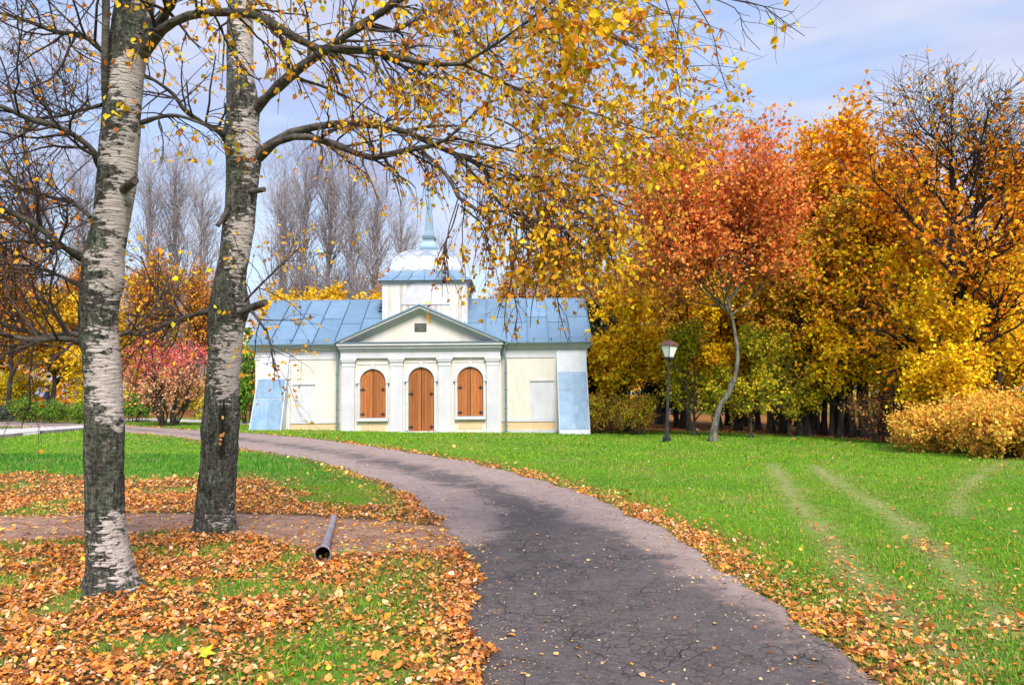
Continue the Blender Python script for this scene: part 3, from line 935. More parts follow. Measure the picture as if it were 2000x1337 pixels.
m = tree_meshes('maple', seed=37, H=7.4, r=0.13, spread=0.36, crown_base=0.18, n1=20, n2=10, n3=6, nleaf=8, ls=0.18, pal=YEL + ORA[:1], w=[3, 5, 1, 1.5, 1.5], pal_low=YGR, low=(0.10, 0.32), up=0.35, a1=(45, 85))
plant_tree('yellow_maple', 'bright yellow maple beside the street lamp, right of the chapel', 'tree', col_at(1225, 35), m, 0.3, 0.95)
plant_tree('yellow_maple', 'yellow maple low in the wood, right of the bent trunk', 'tree', col_at(1640, 31), m, 1.9, 0.98)
plant_tree('yellow_maple', 'yellow maple in front of the bare-topped oak', 'tree', col_at(1775, 29), m, 3.3, 0.92)
plant_tree('yellow_maple', 'yellow maple behind the bent pale trunk', 'tree', col_at(1480, 37), m, 4.4, 1.0)
plant_tree('yellow_maple', 'yellow maple at the right edge above the orange bushes', 'tree', col_at(1955, 28), m, 5.3, 0.95)
plant_tree('yellow_maple', 'low yellow maple covering the foot of the bare-topped oak', 'tree', col_at(1840, 24.5), m, 0.9, 0.66)
plant_tree('yellow_maple', 'yellow maple squeezed between the two orange oaks', 'tree', col_at(1560, 33), m, 2.9, 0.95)
plant_tree('yellow_maple', 'yellow maple far back between lamp and bent trunk', 'tree', col_at(1400, 36), m, 3.9, 0.95)
plant_tree('yellow_maple', 'yellow maple half hidden behind the street lamp', 'tree', col_at(1320, 40), m, 2.2, 1.05)

m = tree_meshes('ygreen', seed=41, H=5.2, r=0.08, spread=0.36, crown_base=0.1, n1=18, n2=8, n3=6, nleaf=5, ls=0.15, pal=[(0.36, 0.38, 0.02), (0.60, 0.48, 0.02), (0.20, 0.27, 0.02), (0.70, 0.46, 0.03)], up=0.3)
for (px, d, s, lab) in ((1355, 31.5, 0.85, 'olive green sapling between the street lamp and the bent trunk'), (1465, 30, 0.80, 'yellow green sapling right of the bent trunk'), (1540, 31, 0.75, 'yellow green sapling in the middle of the dark wood'), (1830, 30.5, 0.9, 'yellow green sapling under the bare-topped oak')):
    plant_tree('young_tree', lab, 'tree', col_at(px, d), m, px * 0.37, s)

# dark trunks standing in the wood
m = tree_meshes('stem', seed=43, H=9.5, r=0.15, spread=0.22, crown_base=0.4, n1=14, n2=8, n3=6, nleaf=7, ls=0.17, pal=ORA + YGR + BRN, up=0.5, trunk_top=0.95)
mdark = tree_meshes('spruce', seed=44, H=9.0, r=0.16, spread=0.27, crown_base=0.12, n1=46, n2=9, n3=5, nleaf=9, ls=0.17, pal=[(0.018, 0.035, 0.018), (0.03, 0.05, 0.02), (0.045, 0.06, 0.025)], up=-0.25, trop=-0.05, a1=(75, 100), tap=0.85, trunk_top=1.0)
stems = [(1345, 36, .9), (1332, 39, 1.0), (1505, 33.5, 1.0), (1530, 34, 1.15), (1560, 31.5, .8), (1575, 31.5, .85), (1590, 32.5, .8), (1606, 33, .85), (1622, 31.5, .75), (1634, 32.5, .8), (1650, 33.5, .8), (1664, 31, .9), (1685, 30.5, .95), (1720, 33, 1.0), (1400, 38, 1.1), (1440, 37, 1.0)]
GAPS = ['left of the street lamp post', 'just right of the lamp post', 'right of the bent trunk, first dark one', 'right of the bent trunk, thickest one', 'first of the close row of stems', 'second of the close row of stems', 'third of the close row of stems', 'fourth of the close row of stems', 'fifth of the close row of stems', 'sixth of the close row of stems', 'seventh of the close row of stems', 'eighth of the close row of stems', 'last of the close row of stems', 'by the orange bushes', 'behind the bent trunk', 'deep in the wood right of the bent trunk']
for (px, d, s), g in zip(stems, GAPS):
    plant_tree('woodland_tree', 'slender dark trunk in the wood, ' + g, 'tree', col_at(px, d), m, px * 0.71, s, group='dark trunks in the wood')
for px, d, s, lab in ((1420, 43, .8, 'dark spruce deep in the wood behind the bent trunk'), (1555, 42, .85, 'dark spruce deep in the wood behind the row of stems'), (1780, 41, .85, 'dark spruce behind the bare-topped oak'), (1300, 46, .75, 'dark spruce behind the street lamp'), (1900, 40, .85, 'dark spruce at the right behind the orange bushes'), (1175, 40, .7, 'dark spruce close behind the right corner of the chapel')):
    plant_tree('spruce', lab, 'tree', col_at(px, d), mdark, px * 0.5, s)

# shrubs
def shrub_meshes(key, seed, H, Wd, pal, n=3500, ls=0.09, pal_top=None, stems=14, bark=None, jit=0.2):
    if key in TREE_CACHE:
        return TREE_CACHE[key]
    rng = np.random.default_rng(seed)
    a = rng.uniform(0, 2 * np.pi, stems)
    rad = rng.uniform(0.15, 1.0, stems) * Wd * 0.5
    P = np.zeros((stems, 7, 3))
    t = np.linspace(0, 1, 7)
    P[:, :, 0] = (np.cos(a) * rad)[:, None] * t ** 1.1 + (np.cos(a) * 0.08 * Wd)[:, None]
    P[:, :, 1] = (np.sin(a) * rad)[:, None] * t ** 1.1 + (np.sin(a) * 0.08 * Wd)[:, None]
    P[:, :, 2] = t * H * (0.92 - 0.30 * (rad / (Wd * 0.5)) ** 2)[:, None]
    P += rng.normal(size=P.shape) * 0.025 * H * (t > 0)[None, :, None]
    R = (0.016 * H * (1 - 0.8 * t))[None] * rng.uniform(0.6, 1.1, (stems, 1))
    l2, r2 = sprout(rng, P, R, 16, 0.25, 1.0, (0.18 * Wd, 0.36 * Wd), (25, 75), 5, -0.05, 0.2, 0.5, 0.004, 0.4, 0.3, (0, 0, 1), 0.2)
    l3, r3 = sprout(rng, l2, r2, 5, 0.2, 1.0, (0.07 * Wd, 0.16 * Wd), (25, 75), 4, 0.0, 0.2, 0.6, 0.003, 0.5, 0.2)
    M = len(l3)
    par = rng.integers(0, M, n)
    C = l3[par, rng.integers(1, 4, n)] + rng.normal(size=(n, 3)) * ls * 0.6
    C[:, 2] = np.maximum(C[:, 2], ls * 0.4)
    ax = rng.normal(size=(n, 3)); ax[:, 2] -= 0.2
    V, F, kk = leaf_mesh(rng, C, ls * rng.uniform(0.6, 1.3, n), ax)
    c = pick_cols(rng, pal, n, None, jit)
    if pal_top is not None:
        c2 = pick_cols(rng, pal_top, n, None, jit)
        tw = sstep(0.55, 0.85, C[:, 2] / H + 0.10 * rng.normal(size=n))
        c = np.where((rng.random(n) < tw)[:, None], c2, c)
    c = c * (0.8 + 0.4 * vnoise(C[:, 0] * 2.5, C[:, 1] * 2.5, C[:, 2] * 2.5, seed=9))[:, None]
    wv, wf = tubes(P, R, 5)
    tv, tf = join([tubes(l2, r2, 3), tubes(l3, r3, 3)])
    res = (mesh('stems', wv, wf, bark or MAT['trunk'], smooth=True), mesh('twigs', tv, tf, MAT['twig']), mesh('foliage', V, F, MAT['leaf'], col=np.repeat(np.clip(c, 0.005, 0.9), kk, 0)))
    TREE_CACHE[key] = res
    return res

def plant_shrub(name, label, pos, ms, rz=0.0, s=1.0, sz=None, group=None):
    o = thing(name, label, 'bush', (pos[0], pos[1], pos[2] - 0.03), rz, group)
    o.scale = (s, s, sz or s)
    link('stems', ms[0], o); link('twigs', ms[1], o); link('foliage', ms[2], o)
    return o

OBU = [(0.94, 0.48, 0.07), (0.92, 0.36, 0.06), (0.94, 0.58, 0.10), (0.80, 0.33, 0.06), (0.78, 0.60, 0.07)]
m = shrub_meshes('obush', 61, 1.15, 3.0, OBU, 8500, 0.095)
for px, d, s, lab in ((1985, 19.8, 0.95, 'orange leaved bush at the right edge of the lawn'), (1890, 21.3, 0.90, 'orange leaved bush in the middle of the hedge at the right'), (1810, 23.0, 0.78, 'lowest orange leaved bush, nearest the dark stems'), (1960, 23.5, 1.1, 'orange leaved bush behind the one at the right edge'), (2080, 19.0, 1.0, 'orange leaved bush cut off by the right edge')):
    plant_shrub('orange_bush', lab, col_at(px, d), m, px, s)
m = shrub_meshes('bbush', 63, 1.6, 2.0, BRN + YGR, 4200, 0.085)
plant_shrub('brown_bush', 'yellow and brown bush beside the right corner of the chapel', col_at(1178, 33), m, 0.2, 0.92)
plant_shrub('brown_bush', 'reddish brown bush left of the street lamp', col_at(1245, 32.5), m, 2.2, 0.9)
m = shrub_meshes('tbush', 65, 2.0, 2.4, BRN + [(0.2, 0.1, 0.06)], 1500, 0.08)
plant_shrub('twiggy_bush', 'bare purplish brown bush left of the orange hedge', col_at(1715, 27), m, 0.5, 0.85)
m = shrub_meshes('rbush', 67, 3.7, 4.0, [(0.85, 0.36, 0.18), (0.88, 0.48, 0.22), (0.80, 0.52, 0.28), (0.76, 0.28, 0.14)], 7000, 0.105, [(0.88, 0.17, 0.17), (0.90, 0.24, 0.18), (0.82, 0.10, 0.14)], stems=22)
plant_shrub('red_shrub', 'large spreading shrub with crimson top between the two birches', col_at(330, 36), m, 1.0, 1.0)
m = shrub_meshes('gbush', 69, 1.15, 1.6, GRN, 4200, 0.075)
plant_shrub('green_bush', 'rounded green bush in front of the person', col_at(68, 37), m, 0.0, 1.0)
plant_shrub('green_bush', 'low green bush just right of the rounded one', col_at(105, 36.5), m, 1.4, 0.80)
plant_shrub('green_bush', 'low green bush beside the left birch trunk', col_at(150, 36.5), m, 2.4, 0.8)
plant_shrub('green_bush', 'small green bush behind the red shrub', col_at(262, 40), m, 3.4, 1.25)
plant_shrub('green_bush', 'tall green bush between the right birch and the chapel', col_at(487, 38), m, 4.4, 1.6, 2.9)
m = shrub_meshes('sbush', 71, 0.8, 0.8, [(0.16, 0.24, 0.16), (0.24, 0.32, 0.22)], 1800, 0.06)
plant_shrub('grey_bush', 'small grey green bush at the left edge', col_at(8, 37.5), m)
m = shrub_meshes('ybush', 73, 2.2, 3.0, YGR + YEL, 4500, 0.12)
plant_shrub('yellow_bush', 'yellow green bush at the left edge behind the grey one', col_at(15, 42), m, 0, 1.0)
plant_shrub('yellow_bush', 'yellow green bush right of the person', col_at(185, 43), m, 1, 1.0)
plant_shrub('yellow_bush', 'yellow green bush behind the right birch', col_at(440, 44), m, 2, 1.0)

# trees at the left and behind the chapel
m = tree_meshes('lmaple', seed=81, H=6.5, r=0.17, spread=0.40, crown_base=0.3, n1=18, n2=9, n3=7, nleaf=8, ls=0.19, pal=[(0.85, 0.52, 0.02), (0.85, 0.44, 0.02), (0.80, 0.60, 0.05)], up=0.2)
plant_tree('golden_maple', 'golden maple with a grey trunk above the person', 'tree', col_at(104, 43), m, 0.4, 1.0)
plant_tree('golden_maple', 'golden maple behind the left birch trunk', 'tree', col_at(215, 50), m, 1.4, 1.05)
plant_tree('golden_maple', 'golden maple at the left edge', 'tree', col_at(-15, 46), m, 2.4, 1.1)
plant_tree('golden_maple', 'golden maple peeping over the left end of the chapel roof', 'tree', col_at(640, 48), m, 3.1, 1.12)
plant_tree('golden_maple', 'golden maple between the right birch and the chapel roof', 'tree', col_at(545, 50), m, 4.1, 1.1)
plant_tree('golden_maple', 'golden maple just left of the chapel tower', 'tree', col_at(715, 46), m, 5.0, 1.02)
m = tree_meshes('btree', seed=83, H=10.5, r=0.15, spread=0.28, crown_base=0.25, n1=20, n2=10, n3=8, nleaf=3, ls=0.16, pal=ORA + BRN, up=0.6, a1=(25, 60), rt=0.010, tbark=MAT['twig'])
for px, d, s, lab in ((20, 40, .85, 'half bare orange tree at the far left edge'), (165, 46, .95, 'half bare orange tree behind the left birch trunk'), (290, 50, 1.0, 'half bare orange tree behind the red shrub, on its left'), (385, 48, .9, 'half bare orange tree behind the red shrub, on its right'), (-60, 34, .9, 'half bare orange tree cut off by the left edge'), (770, 58, 1.02, 'half bare brown tree just left of the spire'), (1010, 47, .92, 'half bare orange tree just right of the chapel tower'), (1090, 45, .88, 'half bare orange tree over the right end of the chapel roof'), (1150, 42, .85, 'half bare orange tree behind the right corner of the chapel'), (1225, 50, 1.0, 'half bare tree between the chapel and the red tree')):
    plant_tree('half_bare_tree', lab, 'tree', col_at(px, d), m, px * 0.61, s)
m = tree_meshes('poplar', seed=87, H=20.5, r=0.24, spread=0.34, crown_base=0.10, n1=40, n2=9, n3=5, nleaf=0, pal=YEL, up=1.5, a1=(20, 42), trop=0.13, rt=0.010, tap=0.72, bark=MAT['baretwig'], tbark=MAT['baretwig'], trunk_top=0.97)
pop = [(285, 64, .96, 'left of the three behind the gap between the birches'), (340, 66, 1.03, 'middle one of three in the gap between the birches'), (392, 63, .9, 'right one of three in the gap between the birches'), (548, 66, .97, 'first to the right of the right birch'), (592, 63, 1.0, 'second to the right of the right birch'), (640, 66, 1.03, 'third to the right of the right birch'), (688, 62, .93, 'fourth to the right of the right birch'), (735, 66, .92, 'fifth to the right of the right birch'), (785, 64, .80, 'nearest the spire on its left'), (60, 66, .95, 'behind the branches at the left edge'), (150, 66, 1.0, 'left of the left birch trunk'), (1310, 70, 1.08, 'above the left side of the red tree'), (1475, 72, 1.06, 'above the right side of the red tree'), (865, 72, .72, 'low behind the spire on its right')]
for px, d, s, lab in pop:
    plant_tree('bare_poplar', 'tall bare grey poplar, ' + lab, 'tree', col_at(px, d), m, px * 0.83, s, group='bare poplars beyond the chapel')

# the far wood that closes the horizon, one mass
def far_wood():
    rng = np.random.default_rng(91)
    n = 46000
    ang = rng.uniform(-0.95, 0.95, n)
    d = rng.uniform(62, 95, n)
    x = np.tan(ang * 0.9) * d
    y = d
    Hh = 5.0 + 3.5 * fbm(x * 0.09, y * 0.05, seed=93)
    z = rng.random(n) ** 0.8 * Hh + hgt(x, y)
    pal = np.array(BRN + YGR + ORA + GRN)
    ii = (fbm(x * 0.12, y * 0.12, seed=95) * 1.4 - 0.2)
    idx = np.clip((ii * len(pal)).astype(int) + rng.integers(-2, 3, n), 0, len(pal) - 1)
    c = pal[idx] * rng.uniform(0.5, 1.0, (n, 1))
    V, F, k = leaf_mesh(rng, np.stack([x, y, z], 1), rng.uniform(0.3, 0.6, n), rng.normal(size=(n, 3)))
    link('far_wood', mesh('far_wood', V, F, MAT['leaf'], col=np.repeat(c, k, 0)), label='mixed autumn wood far behind everything', category='wood', kind='stuff')
far_wood()

exec_birches = True
# ------------------------------------------------------------------ the two birches
PAL_B = [(0.90, 0.38, 0.02), (0.92, 0.52, 0.03), (0.74, 0.23, 0.03), (0.46, 0.12, 0.03), (0.58, 0.54, 0.05), (0.94, 0.62, 0.02)]
W_B = [4, 4, 2.2, 1.6, 1.3, 2]
PAL_Y = [(0.95, 0.56, 0.012), (0.94, 0.64, 0.025), (0.62, 0.58, 0.03), (0.93, 0.40, 0.015)]

def birch_trunk(tree, base, outline, moss_shade, depth, dip, seed, lobes, extra):
    """outline: rows (py, left px, right px)."""
    o = np.array(outline, float)
    o = o[np.argsort(-o[:, 0])]                       # from the ground up
    py = np.concatenate([np.arange(o[0, 0], o[0, 0] - 150, -3), np.arange(o[0, 0] - 150, o[-1, 0], -6)])
    l = np.interp(-py, -o[:, 0], o[:, 1]); r = np.interp(-py, -o[:, 0], o[:, 2])
    ker = np.ones(5) / 5
    l = np.convolve(np.pad(l, 2, 'edge'), ker, 'valid'); r = np.convolve(np.pad(r, 2, 'edge'), ker, 'valid')
    S = 64
    C = np.array([W((a + b) / 2, p, depth) for a, b, p in zip(l, r, py)])
    R = 0.89 * (r - l) / 2 / FPX * depth
    z0 = C[0, 2]
    hh = C[:, 2] - z0
    th = np.arange(S) * 2 * np.pi / S
    CT, ST = np.cos(th)[None], np.sin(th)[None]
    rad = np.repeat(R[:, None], S, 1)
    # lumps and fissures
    X = C[:, 0:1] + rad * CT; Y = C[:, 1:2] + rad * ST; Z = np.repeat(C[:, 2:3], S, 1)
    lump = fbm(X * 3, Y * 3, Z * 2.2, seed=seed, oct=3) - 0.5
    fine = fbm(X * 14, Y * 14, Z * 16, seed=seed + 3, oct=3) - 0.5
    fis = np.abs(fbm(CT * 5 + 0 * Z, ST * 5 + 0 * Z, Z * 2.2, seed=seed + 7, oct=3) - 0.5) * 2
    md = np.interp(-py, -np.array(moss_shade)[::-1, 0] if moss_shade[0][0] < moss_shade[-1][0] else -np.array(moss_shade)[:, 0], np.array(moss_shade)[::-1, 1] if moss_shade[0][0] < moss_shade[-1][0] else np.array(moss_shade)[:, 1])[:, None]
    rough = np.clip(md, 0, 1) ** 1.5
    rad = rad * (1 + 0.20 * lump + 0.13 * rough * fine - 0.10 * rough * np.exp(-(fis / 0.12) ** 2) * np.exp(-hh[:, None] / 1.2))
    fl = np.exp(-hh / 0.15)[:, None]
    rad = rad * (1 + fl * (0.26 * np.cos(th * lobes + seed)[None] + 0.12 * np.cos(th * (lobes + 2) + 1.0)[None]))
    V = np.stack([C[:, 0:1] + rad * CT, C[:, 1:2] + rad * ST, Z + 0 * rad], -1)
    # sink a root skirt
    skirt = V[:1].copy(); skirt[..., 2] -= dip
    skirt[..., :2] = (skirt[..., :2] - C[0, :2]) * 1.15 + C[0, :2]
    V = np.concatenate([skirt, V]); N = len(V)
    i = np.arange(N * S).reshape(N, S)
    F = np.stack([i[:-1], np.roll(i[:-1], -1, 1), np.roll(i[1:], -1, 1), i[1:]], -1).reshape(-1, 4)
    side = -CT * 0.24 + 0.05 * ST                     # the moss sits on the left face, plus painted shade away from the light
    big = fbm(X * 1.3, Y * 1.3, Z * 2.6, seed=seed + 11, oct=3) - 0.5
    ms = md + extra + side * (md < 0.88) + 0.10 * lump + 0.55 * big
    ms = np.concatenate([ms[:1], ms])
    me = mesh('trunk', V.reshape(-1, 3) - np.array(base), F, MAT['birch'], smooth=True, attrs={'moss_shade': np.clip(ms, 0, 1.05).ravel()})
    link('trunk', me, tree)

def limb_set(rows, K=18):
    P, R = [], []
    for row in rows:
        a = np.array([np.r_[W(px, py, d), hw / FPX * d] for (px, py, d, hw) in row])
        q = resample(a, K)
        P.append(q[:, :3]); R.append(q[:, 3])
    return np.array(P), np.array(R)

def foliate(rng, T, per, size, pal, wts, dens=None):
    """Hanging birch leaves along twigs T (N,K,3)."""
    N, K = T.shape[:2]
    cnt = rng.poisson(per, N)
    par = np.repeat(np.arange(N), cnt)
    n = len(par)
    f = (0.15 + 0.85 * rng.random(n)) * (K - 1)
    i = np.minimum(f.astype(int), K - 2)
    w = (f - i)[:, None]
    C = T[par, i] * (1 - w) + T[par, i + 1] * w + rng.normal(size=(n, 3)) * 0.012
    ax = rng.normal(size=(n, 3)) * 0.75
    ax[:, 2] -= 0.8
    s = size * rng.uniform(0.7, 1.25, n)
    c = np.clip(pick_cols(rng, pal, n, wts, 0.16), 0.01, 0.9)
    return C, ax, s, c

def finish_birch(tree, base, limbs, twig_sets, leaf_sets, seed, noun):
    rng = np.random.default_rng(seed)
    base = np.array(base)
    for k in range(len(limbs[0])):
        v, f = tubes(limbs[0][k:k + 1], limbs[1][k:k + 1] * (1 + 0.10 * rng.normal(size=limbs[1][k:k + 1].shape)), 9)
        link('limb', mesh('limb', v - base, f, MAT['limb'], smooth=True), tree)
    v, f = join([tubes(p, r, s) for (p, r, s) in twig_sets])
    link('twigs', mesh('twigs', v - base, f, MAT['twig'], smooth=True), tree)
    C = np.concatenate([l[0] for l in leaf_sets]); ax = np.concatenate([l[1] for l in leaf_sets])
    s = np.concatenate([l[2] for l in leaf_sets]); c = np.concatenate([l[3] for l in leaf_sets])
    rel = C - CAM
    d = rel @ FWD
    px = 1000 + FPX * (rel @ RIGHT) / np.maximum(d, .1); py = 668.5 - FPX * (rel @ UP) / np.maximum(d, .1)
    ok = d > 1.6
    vis = ok & (px > 0) & (px < 2000) & (py > 0) & (py < 1337)
    score = np.where(vis, s / np.maximum(d, .1), 0)
    order = np.argsort(-score)
    big = np.zeros(len(C), bool); big[order[:300]] = True
    rest = ok & ~big
    v, f, k = leaf_mesh(rng, C[rest] - base, s[rest], ax[rest], True)
    link('foliage', mesh('foliage', v, f, MAT['leaf'], col=np.repeat(c[rest], k, 0)), tree, kind='stuff')
    # the largest leaves one by one, sharing a few blade shapes
    blades = []
    for q in range(14):
        cc = pick_cols(rng, PAL_B, 1, W_B, 0.12)[0]
        L = LEAF6.copy()
        L[:, 2] *= rng.uniform(-0.6, 1.6); L[:, 1] *= rng.uniform(0.9, 1.2)
        V = np.vstack([L, [(-0.35, 0.012, 0.02)], [(-0.35, -0.012, 0.02)]])      # with its stalk
        blades.append((mesh('leaf', V, [(0, 1, 2, 3), (0, 3, 4, 5), (0, 6, 7)], MAT['leaf'], col=np.clip(cc, .01, .9)), cc))
    bc = np.array([b[1] for b in blades])
    idx = np.nonzero(big)[0]
    a, sd, n = leaf_frames(rng, C[idx], ax[idx])
    for j, q in enumerate(idx):
        near = np.argsort(((bc - c[q]) ** 2).sum(1))[rng.integers(0, 3)]
        o = bpy.data.objects.new('leaf', blades[near][0])
        COL.objects.link(o)
        o.parent = tree
        M = Matrix(((a[j, 0] * s[q], sd[j, 0] * s[q], n[j, 0] * s[q], C[q, 0] - base[0]), (a[j, 1] * s[q], sd[j, 1] * s[q], n[j, 1] * s[q], C[q, 1] - base[1]), (a[j, 2] * s[q], sd[j, 2] * s[q], n[j, 2] * s[q], C[q, 2] - base[2]), (0, 0, 0, 1)))
        o.matrix_local = M
    return len(C)

def stub(tree, base, px, py, d, px2, py2, d2, hw, mat, name='branch_stub'):
    P, R = limb_set([[(px, py, d, hw), ((px + px2) / 2, (py + py2) / 2, (d + d2) / 2, hw * 0.95), (px2, py2, d2, hw * 0.85)]], 5)
    v, f = tubes(P, R, 12)
    n = len(v)
    F = [tuple(q) for q in f] + [tuple(range(n - 12, n))]
    link(name, mesh(name, v - np.array(base), F, mat), tree)

# ---- left birch
b1 = tuple(T1_BASE)
birch1 = thing('birch_tree', 'nearest birch with white and mossy bark, its roots spreading over orange leaves', 'tree', b1)
OUT1 = [(1160, 152, 290), (1145, 158, 276), (1125, 162, 266), (1100, 166, 260), (1050, 165, 250), (1000, 164, 245), (900, 163, 244), (800, 164, 243), (750, 164, 241), (700, 160, 238), (660, 152, 235), (630, 151, 233), (600, 152, 234), (575, 154, 240), (550, 157, 247), (520, 160, 244), (500, 161, 243), (470, 168, 248), (450, 175, 252), (400, 181, 262), (350, 187, 270), (300, 193, 272), (250, 197, 277), (200, 200, 280), (150, 204, 284), (110, 209, 290), (70, 214, 296), (30, 220, 302), (0, 226, 305), (-60, 236, 308), (-200, 256, 318), (-420, 280, 330)]
MOSS1 = [(-420, .5), (0, .62), (60, .85), (100, .8), (130, .42), (160, .30), (200, .42), (240, .58), (290, .42), (320, .40), (345, .74), (385, .58), (430, .32), (468, .75), (500, .52), (540, .62), (575, .80), (620, .86), (665, .60), (710, .40), (750, .32), (775, .42), (800, .50), (830, .62), (860, .80), (900, .97), (985, 1.0), (1005, .62), (1035, .52), (1060, .46), (1090, .50), (1120, .62), (1140, .85), (1160, .95)]
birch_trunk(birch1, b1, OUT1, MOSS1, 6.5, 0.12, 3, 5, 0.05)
# a thin stem grows up against the left side
P, R = limb_set([[(207, 250, 6.45, 3), (204, 180, 6.36, 6), (205, 100, 6.3, 7), (207, 20, 6.3, 7.5), (205, -80, 6.3, 8)]])
v, f = tubes(P, R, 8)
link('side_stem', mesh('side_stem', v - np.array(b1), f, MAT['limb'], smooth=True), birch1)
stub(birch1, b1, 236, 374, 6.45, 264, 352, 6.2, 9, MAT['limb'])

L1 = [
    # arching limb over the second birch into the right-hand canopy
    [(245, 150, 6.78, 15), (272, 108, 6.7, 16), (303, 70, 6.55, 13), (340, 43, 6.35, 10), (380, 28, 6.2, 9), (430, 24, 6.1, 9), (490, 27, 6.0, 9), (530, 45, 5.95, 9), (570, 70, 5.9, 9), (610, 92, 5.85, 9), (650, 98, 5.8, 9.5), (690, 95, 5.8, 9), (740, 104, 5.7, 8), (800, 118, 5.6, 6.5), (850, 126, 5.5, 6), (905, 125, 5.4, 5)],
    [(905, 125, 5.4, 4.5), (970, 85, 5.2, 3.6), (1040, 35, 5.0, 3), (1110, -20, 4.8, 2.2), (1180, -60, 4.6, 1.5)],
    [(905, 126, 5.4, 3.6), (990, 165, 5.4, 3), (1080, 195, 5.5, 2.5), (1180, 228, 5.6, 2), (1280, 262, 5.7, 1.4)],
    [(1010, 55, 5.1, 3), (1080, 50, 4.6, 2.5), (1160, 60, 4.2, 2.2), (1240, 95, 3.9, 1.6)],
    [(740, 104, 5.7, 5), (790, 130, 5.8, 4), (840, 150, 5.9, 3), (880, 152, 6.0, 2)],
    # left limbs
    [(196, 330, 6.7, 9), (182, 295, 6.6, 8), (150, 268, 6.5, 7), (112, 247, 6.4, 6.5), (56, 232, 6.3, 6), (0, 207, 6.2, 5), (-80, 190, 6.1, 4)],
    [(165, 505, 6.7, 12), (140, 492, 6.6, 9), (112, 474, 6.5, 8), (67, 437, 6.4, 7), (0, 405, 6.3, 6.5), (-80, 370, 6.2, 6)],
    [(160, 668, 6.7, 9), (120, 661, 6.55, 7), (60, 663, 6.4, 6), (0, 652, 6.3, 5), (-80, 640, 6.2, 4)],
    [(158, 655, 6.8, 7), (130, 650, 6.9, 5), (90, 655, 7.0, 5), (30, 640, 7.1, 4), (-40, 610, 7.2, 3)],
    [(205, 105, 6.7, 7), (165, 72, 6.6, 6), (110, 62, 6.5, 5), (50, 40, 6.4, 4), (-20, 20, 6.3, 3)],
    [(200, 205, 6.75, 5), (160, 215, 6.9, 4.5), (110, 228, 7.0, 3.6), (60, 232, 7.1, 2.5)],
    [(112, 474, 6.5, 5), (85, 480, 6.5, 4), (40, 470, 6.6, 3.4), (-20, 480, 6.7, 2.8)],
    [(178, 425, 6.75, 5), (140, 395, 6.8, 4), (80, 380, 7, 3.4), (0, 350, 7.2, 2.6)],
    [(160, 560, 6.75, 5), (120, 540, 6.9, 4), (60, 520, 7.0, 3), (-10, 515, 7.2, 2)],
    # up to the right out of the frame
    [(270, 110, 6.75, 13), (312, 45, 6.6, 11), (335, 5, 6.4, 9), (360, -60, 6.3, 8), (380, -160, 6.2, 6)],
    # small right-hand boughs
    [(275, 240, 6.7, 6), (310, 229, 6.6, 4.5), (345, 226, 6.5, 4), (385, 238, 6.4, 3), (420, 255, 6.4, 2)],
    [(236, 655, 6.7, 5), (262, 640, 6.6, 3.4), (300, 600, 6.6, 2.6), (330, 540, 6.6, 1.8)],
    # boughs above the frame that let twigs hang into view
    [(340, -90, 6.3, 8), (450, -110, 5.8, 7), (600, -95, 5.4, 6), (760, -80, 5.0, 5), (920, -70, 4.6, 4), (1060, -55, 4.3, 3), (1180, -45, 4.1, 2.6), (1270, -25, 4.0, 2), (1345, -12, 3.95, 1.5)],
    [(250, -120, 6.6, 7), (160, -90, 6.2, 5.5), (70, -60, 5.9, 4.5), (-40, -50, 5.6, 3.5)],
]
lp1, lr1 = limb_set([[(a, b, c - 0.2, 0.86 * d) for a, b, c, d in row] for row in L1])
rng = np.random.default_rng(101)
RIGHT_SET = [0, 1, 2, 3, 4, 17]
LEFT_SET = [5, 6, 7, 8, 9, 10, 11, 12, 13, 18]
MIDS = [14, 15, 16]
tw1, lf1 = [], []
# right-hand canopy
cnt = np.array([30, 30, 38, 26, 12, 56])
a, ar = sprout(rng, lp1[RIGHT_SET], lr1[RIGHT_SET], cnt, 0.12, 0.95, (0.25, 0.70), (25, 70), 8, 0.03, 0.13, 0.40, 0.0022, 0.4, 0.25)
b, br = sprout(rng, a, ar, 5, 0.2, 1.0, (0.25, 0.6), (20, 60), 6, 0.16, 0.12, 0.6, 0.0016, 0.5, 0.2)
tw1 += [(a, ar, 4), (b, br, 3)]
lf1.append(foliate(rng, b, 4.6, 0.044, PAL_B, W_B))
lf1.append(foliate(rng, a, 1.6, 0.046, PAL_Y, None))
# near yellow sprays at the top right
lf1.append(foliate(rng, sprout(rng, lp1[[3, 17]], lr1[[3, 17]], [16, 18], 0.35, 0.85, (0.2, 0.4), (30, 70), 5, 0.1, 0.12)[0], 6, 0.050, PAL_Y, None))
# left, mostly bare
a, ar = sprout(rng, lp1[LEFT_SET], lr1[LEFT_SET], 19, 0.08, 1.0, (0.45, 1.25), (30, 80), 8, -0.05, 0.16, 0.5, 0.0032, 0.35, 0.2, (0, 0, 1), 0.25)
b, br = sprout(rng, a, ar, 7, 0.15, 1.0, (0.25, 0.65), (25, 70), 6, 0.0, 0.15, 0.55, 0.0018, 0.45, 0.2)
c_, cr_ = sprout(rng, b, br, 2, 0.2, 1.0, (0.12, 0.3), (25, 70), 4, 0.05, 0.15, 0.6, 0.0013, 0.5, 0.2)
tw1 += [(a, ar, 4), (b, br, 3), (c_, cr_, 3)]
lf1.append(foliate(rng, b, 1.0, 0.042, [(0.74, 0.30, 0.03), (0.80, 0.44, 0.03), (0.55, 0.16, 0.03)], None))
